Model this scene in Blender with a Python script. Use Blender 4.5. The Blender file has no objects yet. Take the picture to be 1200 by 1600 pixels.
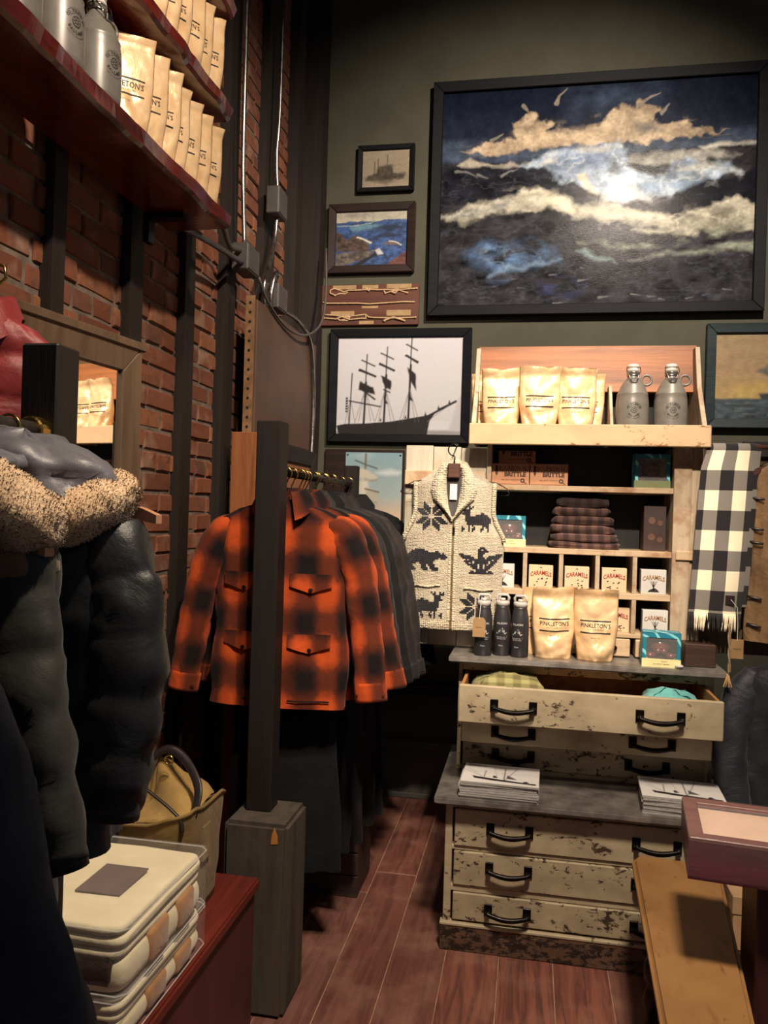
import bpy, bmesh, math, random
import numpy as np
from mathutils import Vector, Matrix

# ------------------------------------------------------------------ camera, world, lights, exposure
scene = bpy.context.scene
COL = scene.collection
PI = math.pi

cam_data = bpy.data.cameras.new('camera')
cam = bpy.data.objects.new('camera', cam_data)
COL.objects.link(cam)
cam_data.sensor_fit = 'AUTO'
cam_data.sensor_width = 36.0
cam_data.lens = 36.0 * 1250 / 1600
cam_data.clip_start = 0.02
_yaw = math.radians(10.4)
_r0 = Vector((math.cos(_yaw), math.sin(_yaw), 0))
_f = Vector((-math.sin(_yaw), math.cos(_yaw), 0))
_u0 = Vector((0, 0, 1))
_R = (_r0 + 0.03 * _u0).normalized()
_U = (_u0 - 0.03 * _r0).normalized()
M3 = Matrix((_R, _U, -_f)).transposed()
cam.matrix_world = Matrix.Translation((0, 0, 1.55)) @ M3.to_4x4()
scene.camera = cam

vs = scene.view_settings
vs.view_transform = 'Standard'
vs.look = 'None'
vs.exposure = 0.35
vs.gamma = 1.0
vs.use_curve_mapping = False

world = bpy.data.worlds.new('world')
scene.world = world
world.use_nodes = True
world.node_tree.nodes['Background'].inputs[0].default_value = (0.60, 0.58, 0.66, 1)
world.node_tree.nodes['Background'].inputs[1].default_value = 0.11


def spot(name, loc, target, watts, size_deg, blend, color, radius=0.05):
    d = bpy.data.lights.new(name, 'SPOT')
    d.energy = watts
    d.spot_size = math.radians(size_deg)
    d.spot_blend = blend
    d.color = color
    d.shadow_soft_size = radius
    o = bpy.data.objects.new(name, d)
    COL.objects.link(o)
    o.location = loc
    o.rotation_euler = (Vector(target) - Vector(loc)).to_track_quat('-Z', 'Y').to_euler()
    return o


WARM = (1.0, 0.83, 0.66)
spot('track_lamp_hutch', (0.25, 0.45, 3.45), (0.14, 3.15, 1.62), 470, 31, 0.8, WARM, 0.05)
spot('track_lamp_painting', (0.66, 1.80, 4.15), (-0.05, 4.30, 2.45), 470, 80, 1.0, (1.0, 0.86, 0.72), 0.05)
spot('track_lamp_jackets', (-0.10, 0.90, 3.90), (-0.78, 2.80, 1.55), 155, 34, 0.8, WARM, 0.05)
spot('track_lamp_shelf', (0.35, 0.75, 3.75), (-1.20, 2.75, 2.25), 235, 66, 0.8, WARM, 0.05)
spot('track_lamp_counter', (0.32, 0.85, 3.85), (0.22, 2.62, 0.50), 420, 46, 0.9, WARM, 0.20)
spot('track_lamp_trunk', (0.30, 1.15, 3.90), (-0.84, 1.38, 1.0), 330, 36, 1.0, (1.0, 0.84, 0.64), 0.06)

# ------------------------------------------------------------------ small tools


def lin(c):
    """sRGB 0-255 triple (or hex) to linear rgb"""
    if isinstance(c, str):
        c = [int(c[i:i + 2], 16) for i in (0, 2, 4)]
    out = []
    for v in c:
        v /= 255.0
        out.append(v / 12.92 if v <= 0.04045 else ((v + 0.055) / 1.055) ** 2.4)
    return tuple(out)


def vnoise(x, y, seed=0):
    """smooth value noise, numpy arrays"""
    rs = np.random.RandomState(seed)
    T = rs.rand(256, 256)
    xi = np.floor(x).astype(int); yi = np.floor(y).astype(int)
    fx = x - xi; fy = y - yi
    fx = fx * fx * (3 - 2 * fx); fy = fy * fy * (3 - 2 * fy)
    x0 = xi % 256; x1 = (xi + 1) % 256; y0 = yi % 256; y1 = (yi + 1) % 256
    return (T[y0, x0] * (1 - fx) + T[y0, x1] * fx) * (1 - fy) + (T[y1, x0] * (1 - fx) + T[y1, x1] * fx) * fy


_TAB = {}


def fbm(x, y, seed=0, octv=4):
    x = np.asarray(x, float); y = np.asarray(y, float)
    s = 0; a = 0.5; t = 0
    for i in range(octv):
        s = s + a * vnoise(x * 2 ** i + 17.3 * i, y * 2 ** i + 9.1 * i, seed + i)
        t += a; a *= 0.5
    return s / t - 0.5


_T1 = np.random.RandomState(5).rand(4096)


def n1(x, seed=0):
    """scalar smooth noise -1..1"""
    x += seed * 37.77
    i = math.floor(x); f = x - i; f = f * f * (3 - 2 * f)
    return 2 * (_T1[i % 4096] * (1 - f) + _T1[(i + 1) % 4096] * f) - 1


_T2 = np.random.RandomState(6).rand(64, 64)


def n2(x, y, seed=0):
    x += seed * 13.7; y += seed * 7.3
    i = math.floor(x); j = math.floor(y)
    f = x - i; g = y - j
    f = f * f * (3 - 2 * f); g = g * g * (3 - 2 * g)
    i0 = i % 64; i1 = (i + 1) % 64; j0 = j % 64; j1 = (j + 1) % 64
    return 2 * ((_T2[j0, i0] * (1 - f) + _T2[j0, i1] * f) * (1 - g) + (_T2[j1, i0] * (1 - f) + _T2[j1, i1] * f) * g) - 1


class MB:
    """collects shapes; build() links them as one mesh object"""

    def __init__(s):
        s.v = []; s.f = []; s.uv = []

    def add(s, vs, fs, uvs=None):
        b = len(s.v)
        s.v += [tuple(p) for p in vs]
        s.f += [tuple(i + b for i in f) for f in fs]
        s.uv += list(uvs) if uvs is not None else [(p[0], p[2]) for p in vs]
        return s

    def box(s, lo, hi, M=None):
        x0, y0, z0 = lo; x1, y1, z1 = hi
        vs = [(x0, y0, z0), (x1, y0, z0), (x1, y1, z0), (x0, y1, z0), (x0, y0, z1), (x1, y0, z1), (x1, y1, z1), (x0, y1, z1)]
        if M is not None: vs = [tuple(M @ Vector(p)) for p in vs]
        return s.add(vs, [(3, 2, 1, 0), (4, 5, 6, 7), (0, 1, 5, 4), (1, 2, 6, 5), (2, 3, 7, 6), (3, 0, 4, 7)])

    def prism(s, poly, d, M=None):
        """poly: list of (x,y) ccw in XY, extruded from z=0 to z=d, then M"""
        n = len(poly)
        vs = [(x, y, 0) for x, y in poly] + [(x, y, d) for x, y in poly]
        if M is not None: vs = [tuple(M @ Vector(p)) for p in vs]
        fs = [tuple(range(n - 1, -1, -1)), tuple(range(n, 2 * n))]
        fs += [(i, (i + 1) % n, n + (i + 1) % n, n + i) for i in range(n)]
        return s.add(vs, fs)

    def lathe(s, prof, c=(0, 0, 0), n=24, M=None, cap=True):
        vs = []; fs = []
        m = len(prof)
        for r, z in prof:
            for k in range(n):
                a = 2 * PI * k / n
                vs.append((c[0] + r * math.cos(a), c[1] + r * math.sin(a), c[2] + z))
        for i in range(m - 1):
            for k in range(n):
                k2 = (k + 1) % n
                fs.append((i * n + k, i * n + k2, (i + 1) * n + k2, (i + 1) * n + k))
        if cap:
            fs.append(tuple(range(n - 1, -1, -1)))
            fs.append(tuple((m - 1) * n + k for k in range(n)))
        if M is not None: vs = [tuple(M @ Vector(p)) for p in vs]
        return s.add(vs, fs)

    def tube(s, pts, r, n=8, closed=False, flat=1.0, up=None):
        """swept tube through pts; r scalar or list; flat scales the second axis"""
        P = [Vector(p) for p in pts]
        m = len(P)
        R = [r] * m if not hasattr(r, '__len__') else list(r)
        vs = []; fs = []; uv = []
        ref = Vector(up) if up else None
        prev = None; L = 0
        for i in range(m):
            if closed: t = P[(i + 1) % m] - P[i - 1]
            else: t = P[min(i + 1, m - 1)] - P[max(i - 1, 0)]
            if t.length < 1e-9: t = Vector((0, 0, 1))
            t.normalize()
            if i: L += (P[i] - P[i - 1]).length
            if ref is not None:
                a = ref - t * ref.dot(t)
                if a.length < 1e-6: a = t.orthogonal()
            elif prev is None:
                a = t.orthogonal()
            else:
                a = prev - t * prev.dot(t)
                if a.length < 1e-6: a = t.orthogonal()
            a.normalize(); prev = a.copy()
            b = t.cross(a)
            for k in range(n):
                q = 2 * PI * k / n
                p = P[i] + a * (R[i] * math.cos(q)) + b * (R[i] * flat * math.sin(q))
                vs.append(tuple(p)); uv.append((q * R[i], L))
        seg = m if closed else m - 1
        for i in range(seg):
            j = (i + 1) % m
            for k in range(n):
                k2 = (k + 1) % n
                fs.append((i * n + k, i * n + k2, j * n + k2, j * n + k))
        if not closed:
            fs.append(tuple(range(n - 1, -1, -1)))
            fs.append(tuple((m - 1) * n + k for k in range(n)))
        return s.add(vs, fs, uv)

    def cyl(s, a, b, r, n=12, r2=None):
        return s.tube([a, b], [r, r if r2 is None else r2], n)

    def grid(s, fn, nu, nv, closed_u=False, uvfn=None, flip=False):
        """fn(u,v)->point, u,v in 0..1"""
        vs = []; uv = []; fs = []
        cu = nu if closed_u else nu + 1
        for j in range(nv + 1):
            for i in range(cu):
                u = i / nu; v = j / nv
                vs.append(tuple(fn(u, v)))
                uv.append(uvfn(u, v) if uvfn else (u, v))
        for j in range(nv):
            for i in range(nu):
                i2 = (i + 1) % cu
                q = (j * cu + i, j * cu + i2, (j + 1) * cu + i2, (j + 1) * cu + i)
                fs.append(q[::-1] if flip else q)
        return s.add(vs, fs, uv)

    def rbox(s, lo, hi, r=0.01, M=None, nz=1):
        """box with rounded vertical-profile edges (cushion like)"""
        x0, y0, z0 = lo; x1, y1, z1 = hi
        prof = [(r, 0), (r * 0.3, r * 0.3), (0, r)]
        rings = []
        for ins, dz in prof: rings.append((ins, z0 + dz))
        for ins, dz in prof[::-1]: rings.append((ins, z1 - dz))
        vs = []; fs = []
        rc = min(r * 1.2, (x1 - x0) / 3, (y1 - y0) / 3)
        for ins, z in rings:
            for (cx, cy, a0) in ((x1 - rc, y1 - rc, 0), (x0 + rc, y1 - rc, PI / 2), (x0 + rc, y0 + rc, PI), (x1 - rc, y0 + rc, 1.5 * PI)):
                for k in range(4):
                    a = a0 + PI / 2 * k / 3
                    vs.append((cx + (rc - ins) * math.cos(a), cy + (rc - ins) * math.sin(a), z))
        n = 16
        for i in range(len(rings) - 1):
            for k in range(n):
                k2 = (k + 1) % n
                fs.append((i * n + k, i * n + k2, (i + 1) * n + k2, (i + 1) * n + k))
        fs.append(tuple(range(n - 1, -1, -1)))
        fs.append(tuple((len(rings) - 1) * n + k for k in range(n)))
        if M is not None: vs = [tuple(M @ Vector(p)) for p in vs]
        return s.add(vs, fs)

    def mesh(s, name, smooth=False):
        me = bpy.data.meshes.new(name)
        me.from_pydata(s.v, [], s.f)
        uvl = me.uv_layers.new(name='UVMap')
        vi = np.zeros(len(me.loops), dtype=np.int32)
        me.loops.foreach_get('vertex_index', vi)
        U = np.array(s.uv, dtype=np.float32)[vi]
        uvl.data.foreach_set('uv', U.ravel())
        if smooth:
            me.polygons.foreach_set('use_smooth', [True] * len(me.polygons))
        me.update()
        return me

    def build(s, name, mat, parent=None, smooth=False, bevel=0, seg=1, recalc=False, weld=0):
        me = s.mesh(name, smooth and not bevel)
        o = link(name, me, mat, parent)
        if bevel or recalc or weld:
            bm = bmesh.new(); bm.from_mesh(me)
            if weld: bmesh.ops.remove_doubles(bm, verts=bm.verts, dist=weld)
            if recalc: bmesh.ops.recalc_face_normals(bm, faces=bm.faces)
            if bevel:
                ed = [e for e in bm.edges if len(e.link_faces) == 2 and e.calc_face_angle(0) > 0.6]
                bmesh.ops.bevel(bm, geom=ed, offset=bevel, segments=seg, affect='EDGES', clamp_overlap=True)
            if smooth:
                for f in bm.faces: f.smooth = True
            bm.to_mesh(me); bm.free()
        return o


def link(name, me, mat, parent=None):
    o = bpy.data.objects.new(name, me)
    if mat is not None and len(me.materials) == 0: me.materials.append(mat)
    COL.objects.link(o)
    if parent is not None: o.parent = parent
    return o


def thing(name, label, cat, loc=(0, 0, 0), rz=0.0, group=None, rx=0.0, ry=0.0):
    o = bpy.data.objects.new(name, None)
    o.empty_display_size = 0.05
    COL.objects.link(o)
    o.location = loc; o.rotation_euler = (rx, ry, rz)
    return tag(o, label, cat, group)


def tag(o, label, cat, group=None):
    o['label'] = label; o['category'] = cat
    if group: o['group'] = group
    return o


def struct(o):
    o['kind'] = 'structure'
    return o


def copy_tree(o, parent=None):
    c = o.copy(); COL.objects.link(c)
    if parent is not None: c.parent = parent
    for ch in list(o.children): copy_tree(ch, c)
    return c


# ------------------------------------------------------------------ procedural materials
MATS = {}


class NT:
    def __init__(s, name):
        s.m = bpy.data.materials.new(name); s.m.use_nodes = True
        s.t = s.m.node_tree; s.n = s.t.nodes; s.l = s.t.links
        s.b = s.n['Principled BSDF']

    def node(s, kind, **kw):
        n = s.n.new(kind)
        for k, v in kw.items(): setattr(n, k, v)
        return n

    def put(s, sock, val):
        if hasattr(val, 'is_output') or isinstance(val, bpy.types.NodeSocket): s.l.new(val, sock)
        elif isinstance(val, (tuple, list)) and len(val) == 3 and sock.type == 'RGBA': sock.default_value = (*val, 1)
        else: sock.default_value = val

    def coords(s, kind='Object', scale=(1, 1, 1), rand=True):
        tc = s.node('ShaderNodeTexCoord')
        out = tc.outputs[kind]
        if rand:
            oi = s.node('ShaderNodeObjectInfo')
            m = s.node('ShaderNodeMath', operation='MULTIPLY'); s.put(m.inputs[0], oi.outputs['Random']); m.inputs[1].default_value = 37.0
            a = s.node('ShaderNodeVectorMath', operation='ADD'); s.put(a.inputs[0], out); s.put(a.inputs[1], m.outputs[0])
            out = a.outputs[0]
        if tuple(scale) != (1, 1, 1):
            mp = s.node('ShaderNodeVectorMath', operation='MULTIPLY'); s.put(mp.inputs[0], out); mp.inputs[1].default_value = scale
            out = mp.outputs[0]
        return out

    def noise(s, vec, scale, detail=4, rough=0.55, dist=0.0):
        n = s.node('ShaderNodeTexNoise'); s.put(n.inputs['Vector'], vec)
        n.inputs['Scale'].default_value = scale; n.inputs['Detail'].default_value = detail
        n.inputs['Roughness'].default_value = rough; n.inputs['Distortion'].default_value = dist
        return n.outputs[0]

    def ramp(s, fac, stops, interp='LINEAR'):
        r = s.node('ShaderNodeValToRGB'); s.put(r.inputs[0], fac)
        r.color_ramp.interpolation = interp
        e = r.color_ramp.elements
        while len(e) < len(stops): e.new(0.5)
        for i, (p, c) in enumerate(stops):
            e[i].position = p; e[i].color = (*c, 1) if len(c) == 3 else c
        return r.outputs[0]

    def mix(s, fac, a, b, mode='MIX'):
        n = s.node('ShaderNodeMix', data_type='RGBA', blend_type=mode)
        s.put(n.inputs[0], fac); s.put(n.inputs[6], a); s.put(n.inputs[7], b)
        return n.outputs[2]

    def math(s, op, a, b=0.0):
        n = s.node('ShaderNodeMath', operation=op); s.put(n.inputs[0], a); s.put(n.inputs[1], b)
        return n.outputs[0]

    def bump(s, h, strength=0.3, dist=0.01):
        n = s.node('ShaderNodeBump'); s.put(n.inputs['Height'], h)
        n.inputs['Strength'].default_value = strength; n.inputs['Distance'].default_value = dist
        s.put(s.b.inputs['Normal'], n.outputs[0])

    def fin(s, color=None, rough=0.6, metal=0.0, spec=0.5, **kw):
        if color is not None: s.put(s.b.inputs['Base Color'], color)
        s.put(s.b.inputs['Roughness'], rough); s.put(s.b.inputs['Metallic'], metal)
        s.b.inputs['Specular IOR Level'].default_value = spec
        for k, v in kw.items(): s.put(s.b.inputs[k], v)
        return s.m


def plain(name, c, c2=None, scale=12, rough=0.6, metal=0.0, bump=0.0, bscale=None, spec=0.5, detail=4, stretch=(1, 1, 1), coord='Object', bdist=0.004, rand=True, **kw):
    """mottled one-material surface"""
    if name in MATS: return MATS[name]
    t = NT(name)
    c = lin(c); c2 = lin(c2) if c2 is not None else tuple(x * 0.7 for x in c)
    v = t.coords(coord, stretch, rand)
    f = t.noise(v, scale, detail)
    colr = t.ramp(f, [(0.32, c2), (0.68, c)])
    if bump: t.bump(t.noise(v, bscale or scale * 3, 5, 0.6), bump, bdist)
    MATS[name] = t.fin(colr, rough, metal, spec, **kw)
    return MATS[name]


def wood(name, c, c2, axis='z', scale=7, rough=0.55, bump=0.25, stretch=14, spec=0.4, dirt=None, coat=0.0):
    if name in MATS: return MATS[name]
    t = NT(name)
    k = [stretch] * 3; k['xyz'.index(axis)] = 1.0
    v = t.coords('Object', tuple(k))
    f = t.noise(v, scale * 0.35, 5, 0.6, 0.6)
    g = t.noise(v, scale * 1.6, 3, 0.6)
    colr = t.ramp(f, [(0.3, lin(c2)), (0.55, lin(c)), (0.75, tuple(min(1, x * 1.15) for x in lin(c)))])
    colr = t.mix(t.math('MULTIPLY', g, 0.45), colr, lin(c2), 'MIX')
    if dirt is not None:
        v2 = t.coords('Object')
        d = t.noise(v2, 9, 5, 0.65)
        colr = t.mix(t.ramp(d, [(0.5, (0, 0, 0)), (0.66, (1, 1, 1))]), colr, lin(dirt))
    t.bump(g, bump, 0.003)
    MATS[name] = t.fin(colr, rough, 0, spec, **({'Coat Weight': coat, 'Coat Roughness': 0.15} if coat else {}))
    return MATS[name]


def peel(name, paint, paint2, under, amount=0.56, scale=11, rough=0.6, sharp=0.03, streak=1.0):
    """old chipped paint over brown wood"""
    if name in MATS: return MATS[name]
    t = NT(name)
    v = t.coords('Object', (1, 1, 1.7 * streak))
    big = t.noise(v, scale * 0.35, 3, 0.6)
    chips = t.noise(v, scale * 2.4, 6, 0.72, 0.3)
    m = t.math('ADD', t.math('MULTIPLY', chips, 0.72), t.math('MULTIPLY', big, 0.36))
    mask = t.ramp(m, [(amount, (0, 0, 0)), (amount + sharp, (1, 1, 1))])
    tone = t.noise(v, scale * 0.8, 4)
    pc = t.ramp(tone, [(0.3, lin(paint2)), (0.65, lin(paint))])
    v3 = t.coords('Object', (3, 14, 14))
    wc = t.ramp(t.noise(v3, 9, 4), [(0.3, tuple(x * 0.55 for x in lin(under))), (0.7, lin(under))])
    colr = t.mix(mask, pc, wc)
    t.bump(t.math('SUBTRACT', t.math('MULTIPLY', tone, 0.25), mask), 0.5, 0.002)
    MATS[name] = t.fin(colr, rough, 0, 0.35)
    return MATS[name]


def metal(name, c, rough=0.35, m=1.0, bump=0.0):
    if name in MATS: return MATS[name]
    t = NT(name)
    v = t.coords('Object')
    f = t.noise(v, 30, 4)
    colr = t.ramp(f, [(0.3, tuple(x * 0.75 for x in lin(c))), (0.7, lin(c))])
    if bump: t.bump(f, bump, 0.002)
    MATS[name] = t.fin(colr, t.ramp(f, [(0.3, (rough * .8,) * 3), (0.7, (min(1, rough * 1.25),) * 3)]), m, 0.5)
    return MATS[name]


def cloth(name, c, c2=None, rough=0.85, sheen=0.04, wrinkle=0.3, wscale=14, spec=0.25):
    if name in MATS: return MATS[name]
    t = NT(name)
    v = t.coords('Object')
    f = t.noise(v, 10, 3)
    w = t.noise(v, 700, 2)
    colr = t.ramp(f, [(0.3, lin(c2) if c2 else tuple(x * 0.75 for x in lin(c))), (0.7, lin(c))])
    h = t.math('ADD', t.math('MULTIPLY', t.noise(v, wscale, 5, 0.55, 0.7), 1.0), t.math('MULTIPLY', w, 0.06))
    t.bump(h, wrinkle, 0.02)
    MATS[name] = t.fin(colr, rough, 0, spec, **{'Sheen Weight': sheen})
    return MATS[name]


def plaid(name, base, dark, mid, per=(0.15, 0.15), soft=0.22, uvn=True, phase=(0.0, 0.0)):
    """soft buffalo plaid on the UV of a garment (metres)"""
    if name in MATS: return MATS[name]
    t = NT(name)
    tc = t.node('ShaderNodeTexCoord')
    sp = t.node('ShaderNodeSeparateXYZ'); t.put(sp.inputs[0], tc.outputs['UV'])
    vb = t.coords('Object')
    wob = t.math('MULTIPLY', t.math('SUBTRACT', t.noise(vb, 55, 4, 0.6), 0.5), 0.55)
    res = []
    for i in (0, 1):
        q = t.math('ADD', t.math('DIVIDE', sp.outputs[i], per[i] if hasattr(per, '__len__') else per), phase[i])
        w = t.math('ABSOLUTE', t.math('SUBTRACT', t.math('FRACT', q), 0.5))   # 0 at stripe centre .. .5
        w = t.math('ADD', w, t.math('MULTIPLY', wob, soft * 0.6))
        res.append(t.ramp(w, [(0.25 - soft * 0.5, (1, 1, 1)), (0.25 + soft * 0.5, (0, 0, 0))], 'EASE'))
    s = t.math('ADD', res[0], res[1])
    c = t.ramp(t.math('MULTIPLY', s, 0.5), [(0.0, lin(base)), (0.5, lin(mid)), (1.0, lin(dark))])
    t.bump(t.math('ADD', t.noise(vb, 16, 4, 0.5, 0.6), t.math('MULTIPLY', t.noise(vb, 600, 2), 0.08)), 0.25, 0.02)
    MATS[name] = t.fin(c, 0.9, 0, 0.2, **{'Sheen Weight': 0.06})
    return MATS[name]


def vcol(name, rough=0.5, bump=0.0, bscale=60, spec=0.4, coat=0.0):
    if name in MATS: return MATS[name]
    t = NT(name)
    a = t.node('ShaderNodeAttribute', attribute_name='Col')
    if bump:
        v = t.coords('Object', (1, 1, 2.2))
        t.bump(t.noise(v, bscale, 6, 0.7, 0.5), bump, 0.006)
    MATS[name] = t.fin(a.outputs['Color'], rough, 0, spec, **({'Coat Weight': coat, 'Coat Roughness': 0.05} if coat else {}))
    return MATS[name]


def clear(name, alpha=0.12, rough=0.08, tint=(255, 255, 255), wav=0.0):
    if name in MATS: return MATS[name]
    t = NT(name)
    v = t.coords('Object')
    if wav: t.bump(t.noise(v, 22, 4, 0.6, 0.8), wav, 0.01)
    MATS[name] = t.fin(lin(tint), rough, 0, 0.6, Alpha=alpha)
    return MATS[name]


# ------------------------------------------------------------------ lettering (curve font, turned to mesh)
_txt = {}


def text_tris(s, size, bold=0.0, narrow=1.0):
    """returns verts (x,y) centred, faces"""
    k = (s, size, bold, narrow)
    if k in _txt: return _txt[k]
    cu = bpy.data.curves.new('letters', 'FONT')
    cu.body = s; cu.size = size; cu.align_x = 'CENTER'; cu.align_y = 'CENTER'
    cu.offset = bold; cu.resolution_u = 2; cu.fill_mode = 'FRONT'
    o = bpy.data.objects.new('letters', cu); COL.objects.link(o)
    dg = bpy.context.evaluated_depsgraph_get()
    me = bpy.data.meshes.new_from_object(o.evaluated_get(dg))
    vs = [(v.co.x * narrow, v.co.y) for v in me.vertices]
    fs = [tuple(p.vertices) for p in me.polygons]
    bpy.data.objects.remove(o); bpy.data.curves.remove(cu); bpy.data.meshes.remove(me)
    _txt[k] = (vs, fs)
    return vs, fs


def put_text(mb, s, size, fn, at=(0, 0), bold=0.0, narrow=1.0, arch=0.0):
    """fn(x,y)->3D point on the surface; writes text centred at `at`"""
    vs, fs = text_tris(s, size, bold, narrow)
    return mb.add([fn(x + at[0], y + at[1] + arch * x * x) for x, y in vs], fs)


def put_poly(mb, pts, fn, sub=1):
    return mb.add([fn(x, y) for x, y in pts], [tuple(range(len(pts)))])


def put_bar(mb, x0, y0, x1, y1, fn, n=8):
    """a printed bar split along x so that it follows a curved surface"""
    for i in range(n):
        a = x0 + (x1 - x0) * i / n; b = x0 + (x1 - x0) * (i + 1) / n
        mb.add([fn(a, y0), fn(b, y0), fn(b, y1), fn(a, y1)], [(0, 1, 2, 3)])
    return mb


def put_line(mb, p, q, w, fn):
    dx, dy = q[0] - p[0], q[1] - p[1]; L = math.hypot(dx, dy) or 1
    nx, ny = -dy / L * w / 2, dx / L * w / 2
    return mb.add([fn(p[0] + nx, p[1] + ny), fn(p[0] - nx, p[1] - ny), fn(q[0] - nx, q[1] - ny), fn(q[0] + nx, q[1] + ny)], [(0, 1, 2, 3)])


def put_ring(mb, c, r0, r1, fn, n=28, a0=0, a1=2 * PI):
    for k in range(n):
        a = a0 + (a1 - a0) * k / n; b = a0 + (a1 - a0) * (k + 1) / n
        mb.add([fn(c[0] + r * math.cos(t), c[1] + r * math.sin(t)) for r, t in ((r0, a), (r1, a), (r1, b), (r0, b))], [(0, 1, 2, 3)])
    return mb


def put_arc_text(mb, s, size, c, r, fn, top=True, spread=None, bold=0):
    n = len(s)
    step = spread / max(1, n - 1) if spread else size * 0.75 / r
    for i, ch in enumerate(s):
        if ch == ' ': continue
        k = (i - (n - 1) / 2) * step
        a = PI / 2 - k if top else -PI / 2 + k
        rot = a - PI / 2 if top else a + PI / 2
        vs, fs = text_tris(ch, size, bold)
        ca, sa = math.cos(rot), math.sin(rot)
        ox, oy = c[0] + r * math.cos(a), c[1] + r * math.sin(a)
        mb.add([fn(ox + x * ca - y * sa, oy + x * sa + y * ca) for x, y in vs], fs)
    return mb

# ------------------------------------------------------------------ a little painter for pictures (colours live on a fine mesh grid)
class Canvas:
    def __init__(s, w, h, col, aspect):
        s.w, s.h, s.asp = w, h, aspect      # aspect = width/height
        u, v = np.meshgrid((np.arange(w) + .5) / w, (np.arange(h) + .5) / h)
        s.x = u * aspect; s.y = v           # both in units of height, y down
        s.a = np.ones((h, w, 3)) * np.array(lin(col))

    def vgrad(s, y0, c0, y1, c1):
        t = np.clip((s.y - y0) / (y1 - y0), 0, 1)[..., None]
        m = ((s.y >= y0) & (s.y <= y1))[..., None]
        s.a = np.where(m, np.array(lin(c0)) * (1 - t) + np.array(lin(c1)) * t, s.a)

    def _blend(s, m, col, tex=0.0, seed=0, freq=14):
        c = np.ones_like(s.a) * np.array(lin(col))
        if tex:
            n = fbm(s.x * freq, s.y * freq * 1.8, seed + 50, 5)[..., None]
            c = np.clip(c * (1 + tex * 4 * n), 0, 1)
        m = m[..., None]
        s.a = s.a * (1 - m) + c * m

    def warp(s, amp, freq, seed):
        if not amp: return s.x, s.y
        return s.x + amp * 2 * fbm(s.x * freq, s.y * freq, seed, 4), s.y + amp * 2 * fbm(s.x * freq + 40, s.y * freq + 11, seed + 9, 4)

    def poly(s, pts, col, soft=0.006, warp=0.0, freq=12, seed=0, alpha=1.0, tex=0.0, tfreq=14, patchy=0.0):
        X, Y = s.warp(warp, freq, seed)
        P = [(p[0] * s.asp, p[1]) for p in pts]
        inside = np.zeros_like(X, bool); d2 = np.full_like(X, 1e9)
        n = len(P)
        for i in range(n):
            ax, ay = P[i]; bx, by = P[(i + 1) % n]
            c = (ay > Y) != (by > Y)
            with np.errstate(divide='ignore', invalid='ignore'):
                xi = (bx - ax) * (Y - ay) / ((by - ay) if by != ay else 1e-9) + ax
            inside ^= c & (X < xi)
            ex, ey = bx - ax, by - ay; L = ex * ex + ey * ey + 1e-12
            t = np.clip(((X - ax) * ex + (Y - ay) * ey) / L, 0, 1)
            d2 = np.minimum(d2, (X - ax - t * ex) ** 2 + (Y - ay - t * ey) ** 2)
        sd = np.sqrt(d2) * np.where(inside, 1, -1)
        m = np.clip(sd / soft * 0.5 + 0.5, 0, 1) * alpha
        if patchy: m = m * np.clip(0.5 + patchy * 3 * fbm(s.x * tfreq, s.y * tfreq * 2, seed + 70, 4), 0, 1)
        s._blend(m, col, tex, seed, tfreq)

    def line(s, pts, w, col, warp=0.0, freq=10, seed=0, alpha=1.0, taper=False):
        X, Y = s.warp(warp, freq, seed)
        P = [(p[0] * s.asp, p[1]) for p in pts]
        m = np.zeros_like(X)
        n = len(P) - 1
        for i in range(n):
            ax, ay = P[i]; bx, by = P[i + 1]
            ex, ey = bx - ax, by - ay; L = ex * ex + ey * ey + 1e-12
            t = np.clip(((X - ax) * ex + (Y - ay) * ey) / L, 0, 1)
            d = np.hypot(X - ax - t * ex, Y - ay - t * ey)
            ww = w * (1 - 0.8 * (i + t) / n) if taper else w
            m = np.maximum(m, np.clip((ww * 0.5 - d) * s.h * 0.9 + 0.5, 0, 1))
        s._blend(m * alpha, col)

    def grain(s, amt, freq, seed=3):
        n = fbm(s.x * freq, s.y * freq, seed, 4)[..., None]
        s.a = np.clip(s.a * (1 + 4 * amt * n), 0, 1)

    def mesh(s, name, W, H):
        """grid mesh in the XZ plane facing -y, centre at origin"""
        w, h = s.w, s.h
        xs = np.linspace(-W / 2, W / 2, w); zs = np.linspace(H / 2, -H / 2, h)
        X, Z = np.meshgrid(xs, zs)
        co = np.stack([X, np.zeros_like(X), Z], -1).reshape(-1, 3)
        idx = np.arange(w * h).reshape(h, w)
        q = np.stack([idx[1:, :-1], idx[1:, 1:], idx[:-1, 1:], idx[:-1, :-1]], -1).reshape(-1, 4)
        me = bpy.data.meshes.new(name)
        me.vertices.add(w * h); me.vertices.foreach_set('co', co.ravel())
        nq = len(q)
        me.loops.add(nq * 4); me.loops.foreach_set('vertex_index', q.ravel().astype(np.int32))
        me.polygons.add(nq); me.polygons.foreach_set('loop_start', np.arange(0, nq * 4, 4, dtype=np.int32))
        at = me.attributes.new('Col', 'FLOAT_COLOR', 'POINT')
        at.data.foreach_set('color', np.concatenate([s.a.reshape(-1, 3), np.ones((w * h, 1))], 1).astype(np.float32).ravel())
        me.update(calc_edges=True); me.validate()
        return me


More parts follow.
